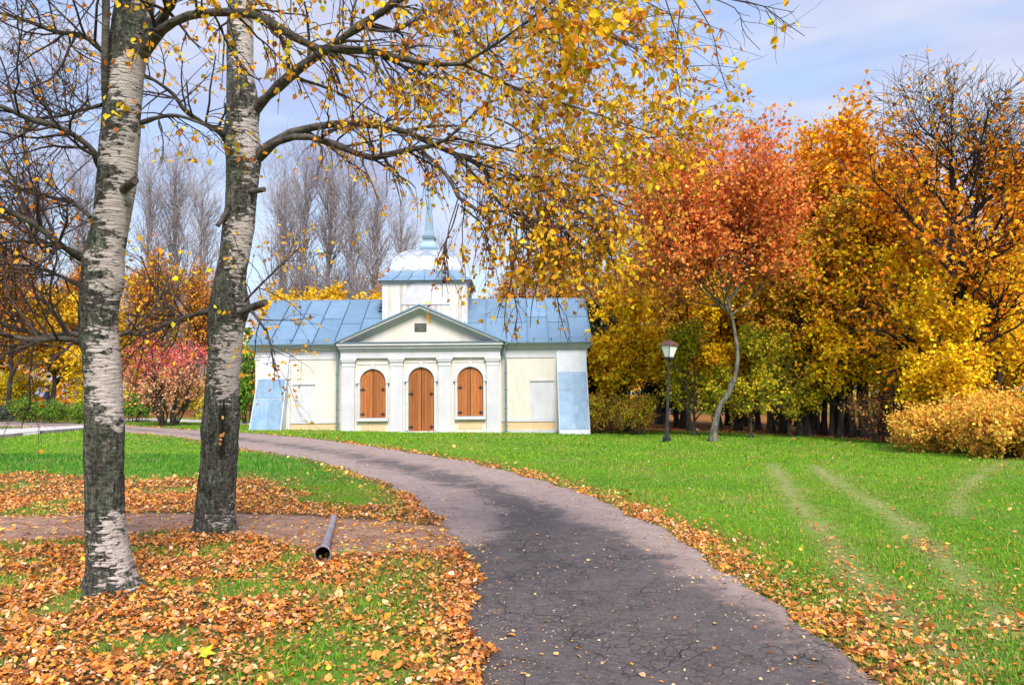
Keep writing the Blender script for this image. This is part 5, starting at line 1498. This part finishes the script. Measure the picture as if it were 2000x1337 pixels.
def arched(cx, r, z0, ztop, name):
    zs = ztop - r
    y = FY
    # surround: raised band round the arch and down the jambs
    trim = MB()
    ro = r + 0.13
    out = arch_pts(cx, ro, zs, 18); inn = arch_pts(cx, r + 0.015, zs, 18)
    for k in range(18):
        trim.prism([inn[k], out[k], out[k + 1], inn[k + 1]], y - 0.135, y - 0.003)
    zb = max(z0 - 0.0, -0.3)
    for e in (-1, 1):
        xa, xb = sorted((cx + e * (r + 0.015), cx + e * (r + 0.10)))
        trim.box(xa, xb, y - 0.12, y - 0.003, zb, zs - 0.055)
        xa, xb = sorted((cx + e * (r + 0.012), cx + e * (r + 0.17)))
        trim.box(xa, xb, y - 0.15, y - 0.003, zs - 0.053, zs - 0.002)
    trim.make('arch_surround', MAT['white'], chapel)
    MB().prism([(cx - 0.06, zs + r + 0.02), (cx + 0.06, zs + r + 0.02), (cx + 0.085, zs + r + 0.26), (cx - 0.085, zs + r + 0.26)], y - 0.165, y - 0.003).make('keystone', MAT['white'], chapel)
    # outer raised border panel
    bw = 0.72
    fr = MB()
    zt = zs + r + 0.26
    for e in (-1, 1):
        xa, xb = sorted((cx + e * (bw - 0.05), cx + e * bw))
        fr.box(xa, xb, y - 0.03, y - 0.002, 0.05, zt)
        xa, xb = sorted((cx + e * 0.10, cx + e * (bw - 0.052)))
        fr.box(xa, xb, y - 0.03, y - 0.002, zt - 0.05, zt)
    fr.make('panel_border', MAT['cream'], chapel)
    if z0 > 0.4:
        bx('window_sill', cx - 0.64, cx + 0.64, y - 0.16, y - 0.003, z0 - 0.14, z0 - 0.01, MAT['white'], chapel)
        bx('apron', cx - 0.50, cx + 0.50, y - 0.012, y - 0.002, z0 - 0.55, z0 - 0.22, MAT['peach'], chapel)
    # dark reveal behind the leaves
    rv = MB().prism([(cx - r, z0), (cx + r, z0)] + arch_pts(cx, r, zs, 14), y - 0.008, y - 0.002)
    sh = rv.make(name, MAT['split'], chapel)
    g = 0.007
    for e in (-1, 1):
        n = 4
        edges = np.linspace(0.012, r - 0.012, n + 1)
        # diagonal from the springing up towards the crown
        def diag(u):
            return zs + (r - 0.10) * (1 - u / r) * 0.98 + 0.02
        for k in range(n):
            u0, u1 = edges[k] + g / 2, edges[k + 1] - g / 2
            us = np.linspace(u0, u1, 4)
            top = [min(diag(u), zs + math.sqrt(max(r * r - u * u, 0)) - 0.012) for u in us]
            pts = [(cx + e * u0, z0 + 0.006), (cx + e * u1, z0 + 0.006)] + [(cx + e * us[j], top[j]) for j in (3, 2, 1, 0)]
            if e < 0:
                pts = pts[::-1]
            MB().prism(pts, y - 0.045 - 0.006 * ((k + (e > 0)) % 2), y - 0.009).make('plank', MAT['wood'], sh)
        us = np.linspace(0.012, r - 0.012, 12)
        lo = [(cx + e * u, diag(u) + g) for u in us if diag(u) + g < zs + math.sqrt(max(r * r - u * u, 0)) - 0.014]
        hi = [(cx + e * u, zs + math.sqrt(max(r * r - u * u, 0)) - 0.010) for u in us if diag(u) + g < zs + math.sqrt(max(r * r - u * u, 0)) - 0.014]
        pts = lo + hi[::-1]
        if e < 0:
            pts = pts[::-1]
        MB().prism(pts, y - 0.047, y - 0.009).make('arch_board', MAT['wood'], sh)
        hz = (z0 + 0.14, z0 + (ztop - z0) * 0.58)
        for z in hz:
            q = MB()
            xa, xb = sorted((cx + e * (r - 0.20), cx + e * (r + 0.10)))
            q.box(xa, xb, y - 0.066, y - 0.05, z - 0.018, z + 0.018)
            xm = cx + e * (r - 0.10)
            q.box(xm - 0.016, xm + 0.016, y - 0.069, y - 0.05, z - 0.085, z + 0.085)
            q.box(xm - 0.045, xm + 0.045, y - 0.072, y - 0.052, z - 0.03, z + 0.03)
            q.make('hinge', MAT['iron'], sh)
    if z0 < 0.4:
        bx('threshold', cx - r, cx + r, y - 0.07, y - 0.009, z0 - 0.05, z0 + 0.003, MAT['wood'], sh)
    bx('astragal', cx - 0.011, cx + 0.011, y - 0.056, y - 0.009, z0 + 0.02, ztop - 0.03, MAT['iron'], sh)

arched(-1.96, 0.52, 0.68, 2.67, 'window_shutters')
arched(0.04, 0.52, 0.14, 2.73, 'door')
arched(2.07, 0.525, 0.72, 2.73, 'window_shutters')

# main roof: standing seam sheets, each its own piece
roof = link('roof', None, chapel)
def slope(x, t, lift=0.0, back=False):
    """Point on the front (or back) slope, t 0 at the eave, 1 at the ridge."""
    yy = -0.33 + t * (3.1 + 0.33)
    zz = EAVE - 0.05 + (5.92 - EAVE + 0.05) * t
    n = np.array((0, -(5.97 - EAVE), 3.43)); n = n / np.linalg.norm(n)
    p = np.array((x, yy, zz)) + n * lift
    if back:
        p[1] = 6.2 - p[1]
    return p
def sheet(x0, x1, t0, t1, back, seam=True):
    q = MB()
    def slab(xa, xb, ta, tb, lo, hi):
        V = [slope(xa, ta, lo, back), slope(xb, ta, lo, back), slope(xb, tb, lo, back), slope(xa, tb, lo, back), slope(xa, ta, hi, back), slope(xb, ta, hi, back), slope(xb, tb, hi, back), slope(xa, tb, hi, back)]
        F = [(0, 3, 2, 1), (4, 5, 6, 7), (0, 1, 5, 4), (1, 2, 6, 5), (2, 3, 7, 6), (3, 0, 4, 7)]
        if back:
            F = [f[::-1] for f in F]
        q.add(V, F)
    slab(x0 + 0.010, x1 - 0.010, t0, t1, 0.0, 0.022)
    if seam:
        slab(x1 - 0.040, x1 - 0.008, t0, t1, 0.023, 0.075)
    return q.make('roof_sheet', MAT['roof'], roof)
xs = np.linspace(-7.18, 7.16, 17)
for back in (False, True):
    V = [slope(-7.16, 0.0, -0.012, back), slope(7.14, 0.0, -0.012, back), slope(7.14, 1.0, -0.012, back), slope(-7.16, 1.0, -0.012, back)]
    link('underlay', mesh('underlay', V, [(0, 1, 2, 3)], MAT['edge']), roof)
bx('underboard', -7.15, 7.13, 0.02, 6.18, 3.72, 3.735, MAT['edge'], roof)
for i in range(16):
    mid = 0.56 if i % 2 else 0.44
    for back in (False, True):
        sheet(xs[i], xs[i + 1], 0.0, mid - 0.006, back)
        sheet(xs[i], xs[i + 1], mid + 0.006, 1.0, back)
q = MB()
q.prism([(-7.19, 5.90), (7.17, 5.90), (7.17, 5.985), (-7.19, 5.985)], 3.03, 3.17)
q.make('ridge_cap', MAT['roof'], roof)
bx('eaves_gutter', -7.2, -3.50, -0.40, -0.335, 3.70, 3.76, MAT['edge'], roof)
bx('eaves_gutter', 3.54, 7.18, -0.40, -0.335, 3.70, 3.76, MAT['edge'], roof)
# the low snow rail along the eaves
for a0, a1 in ((-7.1, -3.75), (3.8, 7.1)):
    q = MB()
    q.box(a0, a1, -0.245, -0.23, 3.93, 3.945)
    q.make('snow_rail', MAT['edge'], roof)
    for k in np.linspace(a0 + 0.2, a1 - 0.2, 5):
        bx('rail_bracket', k - 0.012, k + 0.012, -0.26, -0.20, 3.80, 3.95, MAT['iron'], roof)
# gable ends
for x0, x1 in ((-6.95, -6.75), (6.73, 6.93)):
    V = [(x0, 0.02, 3.2), (x0, 5.98, 3.2), (x0, 5.98, 3.73), (x0, 3.1, 5.80), (x0, 0.02, 3.73)]
    V += [(x1, p[1], p[2]) for p in V]
    F = [(0, 4, 3, 2, 1), (5, 6, 7, 8, 9), (3, 4, 9, 8), (2, 3, 8, 7)]
    link('gable', mesh('gable', V, F, MAT['cream']), chapel)
# little steps of the roof ladder left of the tower
q = MB()
for k in range(4):
    p = slope(-1.98, 0.72 + 0.085 * k, 0.05)
    q.box(-2.16, -1.90, p[1] - 0.07, p[1] + 0.07, p[2], p[2] + 0.035)
q.make('roof_ladder', MAT['trunk'], roof)

# buttresses at the two corners, clad in metal sheets
def quad_sheet(name, P, th, mat, parent):
    """P: four corners, counter-clockwise seen from the front (-y)."""
    P = [np.array(p, float) for p in P]
    n = np.cross(P[1] - P[0], P[3] - P[0]); n /= np.linalg.norm(n)
    V = [p + n * th for p in P] + P
    F = [(0, 1, 2, 3), (7, 6, 5, 4), (0, 4, 5, 1), (1, 5, 6, 2), (2, 6, 7, 3), (3, 7, 4, 0)]
    link(name, mesh(name, V, F, mat), parent)
def buttress(T, Bm, zt, zb, yt, yb, rows, mats, rows_name):
    """T, Bm: (left x, right x) at top and bottom."""
    def P(u, v, dy=0.0):
        x = (T[0] * (1 - u) + T[1] * u) * v + (Bm[0] * (1 - u) + Bm[1] * u) * (1 - v)
        return np.array((x, yt * v + yb * (1 - v) + dy, zb + (zt - zb) * v))
    V = [P(0, 0), P(1, 0), P(1, 1), P(0, 1)] + [np.array((P(u, v)[0], 0.3, P(u, v)[2])) for u, v in ((0, 0), (1, 0), (1, 1), (0, 1))]
    F = [(0, 1, 2, 3), (0, 4, 5, 1), (1, 5, 6, 2), (2, 6, 7, 3), (3, 7, 4, 0)]
    core = link('buttress', mesh('buttress', V, F, MAT['cladtop']), chapel)
    for (v0, v1), mt in zip(rows, mats):
        for u0, u1 in ((0.03, 0.485), (0.495, 0.97)):
            quad_sheet('metal_sheet', [P(u0, v0, -.004), P(u1, v0, -.004), P(u1, v1, -.004), P(u0, v1, -.004)], 0.012 if mt is MAT['clad'] else 0.006, mt, core)
buttress((-6.68, -5.50), (-7.02, -5.68), 3.30, -0.2, -0.10, -0.75, [(0.0, 0.482), (0.49, 0.715), (0.72, 0.995)], [MAT['clad'], MAT['clad'], MAT['cladtop']], 'l')
buttress((5.66, 6.90), (5.70, 6.96), 3.40, -0.35, -0.08, -1.05, [(0.0, 0.13), (0.135, 0.56), (0.565, 0.755), (0.76, 0.995)], [MAT['cladtop'], MAT['clad'], MAT['clad'], MAT['cladtop']], 'r')

# downpipes
for cx, bend in ((-3.43, 0.0), (3.48, 0.06)):
    dp = link('downpipe', None, chapel)
    dp.name = 'downpipe'
    yy = -0.36
    P = np.array([[(cx, yy, 3.52), (cx, yy, 3.30), (cx + bend * 0.5, yy, 3.12), (cx + bend, yy, 2.98), (cx + bend, yy, 1.6), (cx + bend, yy, 0.0)]])
    v, f = tubes(P, np.full((1, 6), 0.048), 10)
    link('pipe', mesh('pipe', v, f, MAT['pipe'], smooth=True), dp)
    MB().lathe([(0.05, 3.50), (0.075, 3.55), (0.14, 3.66), (0.15, 3.78)], 12, cx, yy).make('hopper', MAT['pipe'], dp)
    for z in (0.28, 1.0, 1.75, 2.45):
        MB().lathe([(0.062, z), (0.066, z + 0.02), (0.062, z + 0.045)], 10, cx + bend, yy).make('collar', MAT['pipe'], dp)
        bx('bracket', cx + bend - 0.10, cx + bend + 0.10, yy - 0.008, yy + 0.008, z + 0.012, z + 0.028, MAT['iron'], dp)

# tower
TX, TY, TH = 0.02, 3.05, 1.84
tower = link('tower', None, chapel)
bx('tower_core', TX - TH + 0.05, TX + TH - 0.05, TY - TH + 0.05, TY + TH - 0.05, 4.2, 6.50, MAT['board'], tower)
nb = 26
for face in range(4):
    for k in range(nb):
        x0 = -TH + 0.09 + (2 * TH - 0.18) * k / nb
        x1 = -TH + 0.09 + (2 * TH - 0.18) * (k + 1) / nb
        lo = 4.60 + 0.02 * ((k * 7) % 3)
        V, F = box_data(x0 + 0.004, x1 - 0.004, -TH - 0.004 * (k % 2), -TH + 0.048, lo, 6.46)
        a = face * math.pi / 2
        V = [(TX + math.cos(a) * p[0] - math.sin(a) * p[1], TY + math.sin(a) * p[0] + math.cos(a) * p[1], p[2]) for p in V]
        link('board', mesh('board', V, F, MAT['board']), tower)
for ex in (-1, 1):
    for ey in (-1, 1):
        xa, xb = sorted((TX + ex * (TH - 0.13), TX + ex * (TH + 0.02)))
        ya, yb = sorted((TY + ey * (TH - 0.13), TY + ey * (TH + 0.02)))
        bx('corner_board', xa, xb, ya, yb, 4.3, 6.478, MAT['white'], tower)
# half-round blind window on the tower front
lu = MB().prism(arch_pts(TX + 0.02, 1.02, 5.52, 24), TY - TH - 0.035, TY - TH - 0.006).make('lunette', MAT['white'], tower)
q = MB()
oo = arch_pts(TX + 0.02, 1.06, 5.52, 24); ii = arch_pts(TX + 0.02, 1.025, 5.52, 24)
for k in range(24):
    q.prism([ii[k], oo[k], oo[k + 1], ii[k + 1]], TY - TH - 0.04, TY - TH - 0.006)
q.make('lunette_frame', MAT['white'], lu)
bx('tower_base_board', TX - TH + 0.1, TX + TH - 0.1, TY - TH - 0.03, TY - TH - 0.008, 4.60, 4.74, MAT['white'], tower)
bx('tower_cornice', TX - TH - 0.07, TX + TH + 0.07, TY - TH - 0.07, TY + TH + 0.07, 6.48, 6.56, MAT['white'], tower)
# flared skirt in separate sheets
SK = [(2.06, 6.585), (2.04, 6.62), (1.90, 6.70), (1.74, 6.83), (1.62, 7.0), (1.58, 7.06)]
bx('eaves_board', TX - 2.05, TX + 2.05, TY - 2.05, TY + 2.05, 6.561, 6.60, MAT['edge'], tower)
def on_face(face, x, out, z):
    a = face * math.pi / 2
    p = (x, -out)
    return (TX + math.cos(a) * p[0] - math.sin(a) * p[1], TY + math.sin(a) * p[0] + math.cos(a) * p[1], z)
for face in range(4):
    n = 6
    for k in range(n):
        u0, u1 = -1 + 2 * k / n, -1 + 2 * (k + 1) / n
        V, F = [], []
        for j, (a_, z) in enumerate(SK):
            V += [on_face(face, a_ * u0 + (0.006 if k else 0), a_, z), on_face(face, a_ * u1 - (0.006 if k < n - 1 else 0), a_, z)]
            if k < n - 1:
                V += [on_face(face, a_ * u1 - 0.03, a_ + 0.025, z + 0.02), on_face(face, a_ * u1 - 0.006, a_ + 0.025, z + 0.02)]
        st = 4 if k < n - 1 else 2
        for j in range(len(SK) - 1):
            b = j * st
            F.append((b, b + 1, b + st + 1, b + st))
            if st == 4:
                F.append((b + 2, b + 3, b + st + 3, b + st + 2))
                F.append((b + 3, b + 1, b + st + 1, b + st + 3))
        link('skirt_sheet', mesh('skirt_sheet', V, F, MAT['roof']), tower)
# dome: cloister vault with diamond scales
dome = link('dome', None, chapel)
def prof(s):
    t = s * math.pi / 2
    return 0.42 + 1.15 * math.cos(t) ** 0.9, 7.05 + 1.10 * math.sin(t)
NS = 24
arc = [0.0]
for k in range(1, NS + 1):
    a0, z0 = prof((k - 1) / NS); a1, z1 = prof(min(k / NS, 0.99999))
    arc.append(arc[-1] + math.hypot(a1 - a0, z1 - z0))
AL = arc[-1]
def by_len(L):
    L = max(0.0, min(AL, L))
    s = np.interp(L, arc, np.arange(NS + 1) / NS)
    return prof(min(float(s), 0.99999))
V, F = [], []
for k in range(NS + 1):
    a_, z = prof(min(k / NS, 0.99999))
    V += [(TX - a_, TY - a_, z), (TX + a_, TY - a_, z), (TX + a_, TY + a_, z), (TX - a_, TY + a_, z)]
for k in range(NS):
    for j in range(4):
        F.append((k * 4 + j, k * 4 + (j + 1) % 4, k * 4 + 4 + (j + 1) % 4, k * 4 + 4 + j))
F.append((NS * 4, NS * 4 + 1, NS * 4 + 2, NS * 4 + 3))
link('dome_shell', mesh('dome_shell', V, F, MAT['edge']), dome)
HW = 0.37
for face in range(4):
    for row in range(-1, 7):
        cl = row * HW * 0.98
        for c in range(-3, 4):
            cxx = c * 2 * HW + (HW if row % 2 else 0)
            pts = []
            for (dx, dl) in ((0, -1), (.5, -.5), (1, 0), (.5, .5), (0, 1), (-.5, .5), (-1, 0), (-.5, -.5)):
                k_ = 1 - 0.020 / HW
                L = np.clip(cl + dl * HW * k_, 0, AL)
                a_, z = by_len(L)
                x = max(-a_ + 0.004, min(a_ - 0.004, cxx + dx * HW * k_))
                pts.append((x, L))
            P2 = np.array(pts)
            ar_ = 0.5 * abs(np.dot(P2[:, 0], np.roll(P2[:, 1], -1)) - np.dot(P2[:, 1], np.roll(P2[:, 0], -1)))
            if ar_ < 0.012:
                continue
            V = []
            for (x, L) in pts + [(P2[:, 0].mean(), P2[:, 1].mean())]:
                a_, z = by_len(L)
                s_ = np.interp(L, arc, np.arange(NS + 1) / NS)
                nz = math.sin(s_ * math.pi / 2)
                up_ = 0.016 if len(V) < 8 else 0.026
                V.append(on_face(face, x, a_ + up_ * (1 - nz) + 0.003, z + up_ * nz))
            F = [(i, (i + 1) % 8, 8) for i in range(8)]
            link('scale', mesh('scale', V, F, MAT['zinc'], smooth=False), dome)
# pedestal and spire
spire = link('spire', None, chapel)
def sq(prof_, name):
    MB().lathe([(r_ * math.sqrt(2), z) for r_, z in prof_], 4, TX, TY, math.pi / 4).make(name, MAT['spire'], spire)
sq([(0.40, 8.12), (0.40, 8.30), (0.36, 8.33)], 'pedestal')
sq([(0.355, 8.332), (0.34, 8.42), (0.26, 8.62), (0.255, 8.72)], 'pedestal_neck')
sq([(0.262, 8.722), (0.30, 8.76), (0.30, 8.80), (0.27, 8.82), (0.29, 8.86), (0.24, 8.92)], 'moulding')
sq([(0.215, 8.922), (0.19, 9.15), (0.085, 10.75), (0.06, 11.0)], 'needle')
MB().lathe([(0.05, 11.002), (0.12, 11.05), (0.14, 11.13), (0.10, 11.21), (0.03, 11.25)], 12, TX, TY).make('finial', MAT['spire'], spire)
for nm in ('roof', 'tower', 'dome', 'spire', 'downpipe', 'downpipe.001'):
    if nm in bpy.data.objects:
        bpy.data.objects[nm].empty_display_size = 0.2

# ------------------------------------------------------------------ street lamp
LP = col_at(1300, 27.0)
lamp = thing('street_lamp', 'black iron street lamp with a white glass lantern on the lawn', 'street lamp', LP, 0.6)
lamp.rotation_euler = (0.02, 0.05, 0.6)
MAT['lampiron'] = mat_noisy('black_painted_iron', (0.018, 0.019, 0.024), (0.045, 0.045, 0.052), 12, 0.45, 0.1, 60)
MAT['lamproof'] = mat_noisy('dark_red_brown_metal', (0.10, 0.045, 0.045), (0.17, 0.085, 0.08), 8, 0.5, 0)
m_, nt_, out_ = new_mat('white_lantern_glass')
bsdf(nt_, out_, (0.82, 0.84, 0.82), 0.18, None, 0, 0.5)
MAT['lampglass'] = m_
MB().box(-0.10, 0.10, -0.10, 0.10, -0.15, 0.155).lathe([(0.13, 0.157), (0.10, 0.20), (0.07, 0.24)], 4, 0, 0, math.pi / 4).make('base', MAT['lampiron'], lamp)
MB().lathe([(0.062, 0.23), (0.052, 1.55), (0.050, 1.70), (0.062, 1.72), (0.062, 1.80), (0.036, 1.86), (0.030, 2.75), (0.05, 2.77), (0.05, 2.80)], 12).make('post', MAT['lampiron'], lamp, smooth=False)
MB().lathe([(0.05, 2.80), (0.17, 2.81), (0.19, 2.86), (0.17, 2.88)], 4, 0, 0, math.pi / 4).make('lantern_foot', MAT['lampiron'], lamp)
zb, zt, rb, rt = 2.885, 3.25, 0.105, 0.20
for k in range(4):
    a = k * math.pi / 2
    def lp(x, o_, z):
        return (math.cos(a) * x - math.sin(a) * (-o_), math.sin(a) * x + math.cos(a) * (-o_), z)
    V = [lp(-rb + .012, rb, zb), lp(rb - .012, rb, zb), lp(rt - .012, rt, zt), lp(-rt + .012, rt, zt), lp(-rb + .012, rb - .012, zb), lp(rb - .012, rb - .012, zb), lp(rt - .012, rt - .012, zt), lp(-rt + .012, rt - .012, zt)]
    F = [(0, 1, 2, 3), (7, 6, 5, 4), (0, 4, 5, 1), (1, 5, 6, 2), (2, 6, 7, 3), (3, 7, 4, 0)]
    link('glass_pane', mesh('glass_pane', V, F, MAT['lampglass']), lamp)
    P = np.array([[lp(-rb, rb, zb - .01), lp(-(rb + rt) / 2, (rb + rt) / 2, (zb + zt) / 2), lp(-rt, rt, zt + .01)]])
    v, f = tubes(P, np.full((1, 3), 0.014), 6)
    link('lantern_bar', mesh('lantern_bar', v, f, MAT['lampiron']), lamp)
MB().lathe([(0.33, 3.255), (0.335, 3.28), (0.18, 3.40), (0.09, 3.44), (0.03, 3.46), (0.03, 3.50)], 4, 0, 0, math.pi / 4).make('lantern_roof', MAT['lamproof'], lamp)

# ------------------------------------------------------------------ drain pipe lying by the path
MAT['rust'] = mat_noisy('weathered_purple_grey_pipe', (0.18, 0.14, 0.165), (0.40, 0.34, 0.40), 9, 0.45, 0.3, 40, spec=0.5)
g0, g1 = G(630, 1098), G(652, 1014)
pa = np.array((g0[0], g0[1], float(hgt(*g0)) + 0.075)); pb = np.array((g1[0], g1[1], float(hgt(*g1)) + 0.03))
pipe = thing('drain_pipe', 'old purplish drain pipe lying across the path edge, flared end towards the viewer', 'pipe', (g0[0], g0[1], float(hgt(*g0))))
ax_ = norm(pb - pa); Lp = np.linalg.norm(pb - pa)
pts_o = [(0.0, 0.078), (0.06, 0.072), (0.14, 0.058), (0.20, 0.052), (0.22, 0.057), (0.27, 0.057), (0.29, 0.049), (Lp, 0.040)]
pts_i = [(0.0, 0.070), (0.1, 0.055), (0.5, 0.040)]
def pipe_tube(pr, n=20):
    u_ = norm(np.cross(ax_, np.array((0, 0, 1.0)))); w_ = np.cross(u_, ax_)
    V = [pa + ax_ * t + r_ * (math.cos(2 * math.pi * k / n) * u_ + math.sin(2 * math.pi * k / n) * w_) - np.array(pipe.location) for t, r_ in pr for k in range(n)]
    i = np.arange(len(pr) * n).reshape(len(pr), n)
    return np.array(V), np.stack([i[:-1], np.roll(i[:-1], -1, 1), np.roll(i[1:], -1, 1), i[1:]], -1).reshape(-1, 4)
v, f = pipe_tube(pts_o)
link('barrel', mesh('barrel', v, f, MAT['rust'], smooth=True), pipe)
v, f = pipe_tube(pts_i)
link('bore', mesh('bore', v, f[:, ::-1], MAT['split'], smooth=True), pipe)
v, f = pipe_tube([(0.012, 0.066), (-0.004, 0.075), (-0.008, 0.080), (0.004, 0.084), (0.024, 0.083), (0.034, 0.073)])
link('rim', mesh('rim', v, f, MAT['rust'], smooth=True), pipe)

# ------------------------------------------------------------------ the person behind the bush
def build_person():
    p = col_at(92, 39.5)
    J = {'pel': (0, 0, .95), 'sp': (0, .01, 1.15), 'ch': (0, 0, 1.36), 'nk': (-.01, 0, 1.50), 'hd0': (-.03, 0, 1.58), 'hd1': (-.04, 0, 1.70), 'hd2': (-.03, 0, 1.76), 'nose': (-.13, 0, 1.645),
         'sl': (0, -.19, 1.42), 'el': (-.02, -.25, 1.14), 'wl': (-.14, -.22, .92), 'hl': (-.18, -.21, .84), 'sr': (0, .19, 1.42), 'er': (-.02, .25, 1.14), 'wr': (-.12, .22, .91), 'hr': (-.16, .21, .83),
         'pl': (0, -.10, .90), 'kl': (-.08, -.11, .50), 'al': (-.02, -.11, .09), 'fl': (-.17, -.11, .04), 'pr': (0, .10, .90), 'kr': (.03, .11, .50), 'ar': (.12, .11, .10), 'fr': (-.02, .11, .04)}
    rad = {'pel': .155, 'sp': .15, 'ch': .175, 'nk': .06, 'hd0': .085, 'hd1': .10, 'hd2': .07, 'nose': .018, 'sl': .085, 'el': .058, 'wl': .042, 'hl': .035, 'sr': .085, 'er': .058, 'wr': .042, 'hr': .035, 'pl': .10, 'kl': .068, 'al': .045, 'fl': .04, 'pr': .10, 'kr': .068, 'ar': .045, 'fr': .04}
    E = [('pel', 'sp'), ('sp', 'ch'), ('ch', 'nk'), ('nk', 'hd0'), ('hd0', 'hd1'), ('hd1', 'hd2'), ('hd0', 'nose'), ('ch', 'sl'), ('sl', 'el'), ('el', 'wl'), ('wl', 'hl'), ('ch', 'sr'), ('sr', 'er'), ('er', 'wr'), ('wr', 'hr'), ('pel', 'pl'), ('pl', 'kl'), ('kl', 'al'), ('al', 'fl'), ('pel', 'pr'), ('pr', 'kr'), ('kr', 'ar'), ('ar', 'fr')]
    ks = list(J)
    me = bpy.data.meshes.new('body')
    me.from_pydata([J[k] for k in ks], [(ks.index(a), ks.index(b)) for a, b in E], [])
    tmp = bpy.data.objects.new('tmp_body', me)
    COL.objects.link(tmp)
    tmp.modifiers.new('skin', 'SKIN')
    for k, d in zip(ks, me.skin_vertices[0].data):
        d.radius = (rad[k], rad[k]); d.use_root = (k == 'pel')
    s = tmp.modifiers.new('sub', 'SUBSURF'); s.levels = 2; s.render_levels = 2
    dg = bpy.context.evaluated_depsgraph_get()
    bm = bpy.data.meshes.new_from_object(tmp.evaluated_get(dg))
    bpy.data.objects.remove(tmp)
    bm.name = 'body'
    mats = [mat_noisy('skin', (0.55, 0.33, 0.25), (0.62, 0.38, 0.29), 8, 0.6, 0), mat_noisy('navy_jacket', (0.012, 0.018, 0.06), (0.025, 0.035, 0.10), 8, 0.8, 0), mat_noisy('dark_trousers', (0.02, 0.02, 0.025), (0.035, 0.035, 0.04), 8, 0.85, 0)]
    bm.materials.clear()
    for q in mats:
        bm.materials.append(q)
    for f in bm.polygons:
        c = f.center
        f.use_smooth = True
        f.material_index = 0 if (c.z > 1.52 or (c.z < 0.90 and abs(c.y) > 0.185)) else (1 if c.z > 0.86 else 2)
    o = thing('person', 'person in a dark navy jacket standing behind the rounded green bush', 'person', p, 0.4)
    link('body', bm, o)
    q = MB()
    prof_ = [(0.112, 1.66), (0.118, 1.72), (0.10, 1.79), (0.06, 1.825), (0.01, 1.835)]
    q.lathe(prof_, 12, -0.005, 0)
    q.make('hair', mat_noisy('brown_hair', (0.03, 0.018, 0.012), (0.06, 0.035, 0.02), 30, 0.7, 0), o, smooth=True)
build_person()

# ------------------------------------------------------------------ single leaves lying on the asphalt
def lone_leaves():
    rng = np.random.default_rng(301)
    spots = [(988, 1245, 'large orange leaf lying alone on the asphalt near the left verge'), (1055, 1048, 'pale yellow leaf alone high up on the dark asphalt'), (1148, 1100, 'pale yellow leaf in the middle of the cracked asphalt'), (1400, 1222, 'pale leaf on the cracked right half of the asphalt'), (1590, 1295, 'yellow leaf at the lower right edge of the asphalt'), (1090, 1285, 'pale leaf on the asphalt right of the large orange one')]
    for i, (px, py, lab) in enumerate(spots):
        g = G(px, py)
        s = 0.075 if i == 0 else rng.uniform(0.042, 0.056)
        L = LEAF6 * np.array((1, 1.05, rng.uniform(0.6, 1.4)))
        V = np.vstack([L, [(-0.35, 0.015, 0.0), (-0.35, -0.015, 0.0)]]) * s
        c = (0.74, 0.30, 0.05) if i == 0 else pick_cols(rng, [(0.74, 0.44, 0.10), (0.76, 0.52, 0.22), (0.70, 0.34, 0.10)], 1, None, .1)[0]
        me = mesh('leaf_blade', V, [(0, 1, 2, 3), (0, 3, 4, 5), (0, 6, 7)], MAT['litter'], col=np.clip(c, 0, .9))
        o = link('fallen_leaf', me)
        o.location = (g[0], g[1], float(hgt(*g)) + 0.016 + 0.0012 * g[1])
        o.rotation_euler = (rng.uniform(-.2, .2), rng.uniform(-.2, .2), rng.uniform(0, 6.28))
        o['label'] = lab or 'pale yellow leaf lying by itself on the dark asphalt'
        o['category'] = 'leaf'
        o['group'] = 'single leaves on the asphalt'
    # a green-yellow maple leaf among the orange litter
    g = G(395, 1293)
    n = 5
    V = [(0, 0, 0.01)]
    for k in range(2 * n + 1):
        t = math.radians(-140 + 280 * k / (2 * n))
        r = (0.085 if k % 2 == 0 else 0.045) * (1.0 if k not in (0, 2 * n) else 0.6)
        V.append((r * math.cos(t), r * math.sin(t), 0.012 * math.sin(3 * t)))
    F = [(0, k, k + 1) for k in range(1, 2 * n + 1)]
    o = link('maple_leaf', mesh('maple_leaf', V, F, MAT['litter'], col=np.array((0.50, 0.52, 0.04))))
    o.location = (g[0], g[1], float(hgt(*g)) + 0.06)
    o.rotation_euler = (0.25, -0.15, 0.5)
    o['label'] = 'yellow green maple leaf lying on the orange litter in the foreground'
    o['category'] = 'leaf'
lone_leaves()
print('COUNTS grass', ng, ng2, 'litter', nl, nl2, nl3, 'birch leaves', n1, n2, 'tris', sum(len(m.loops) - 2 * len(m.polygons) for m in bpy.data.meshes))
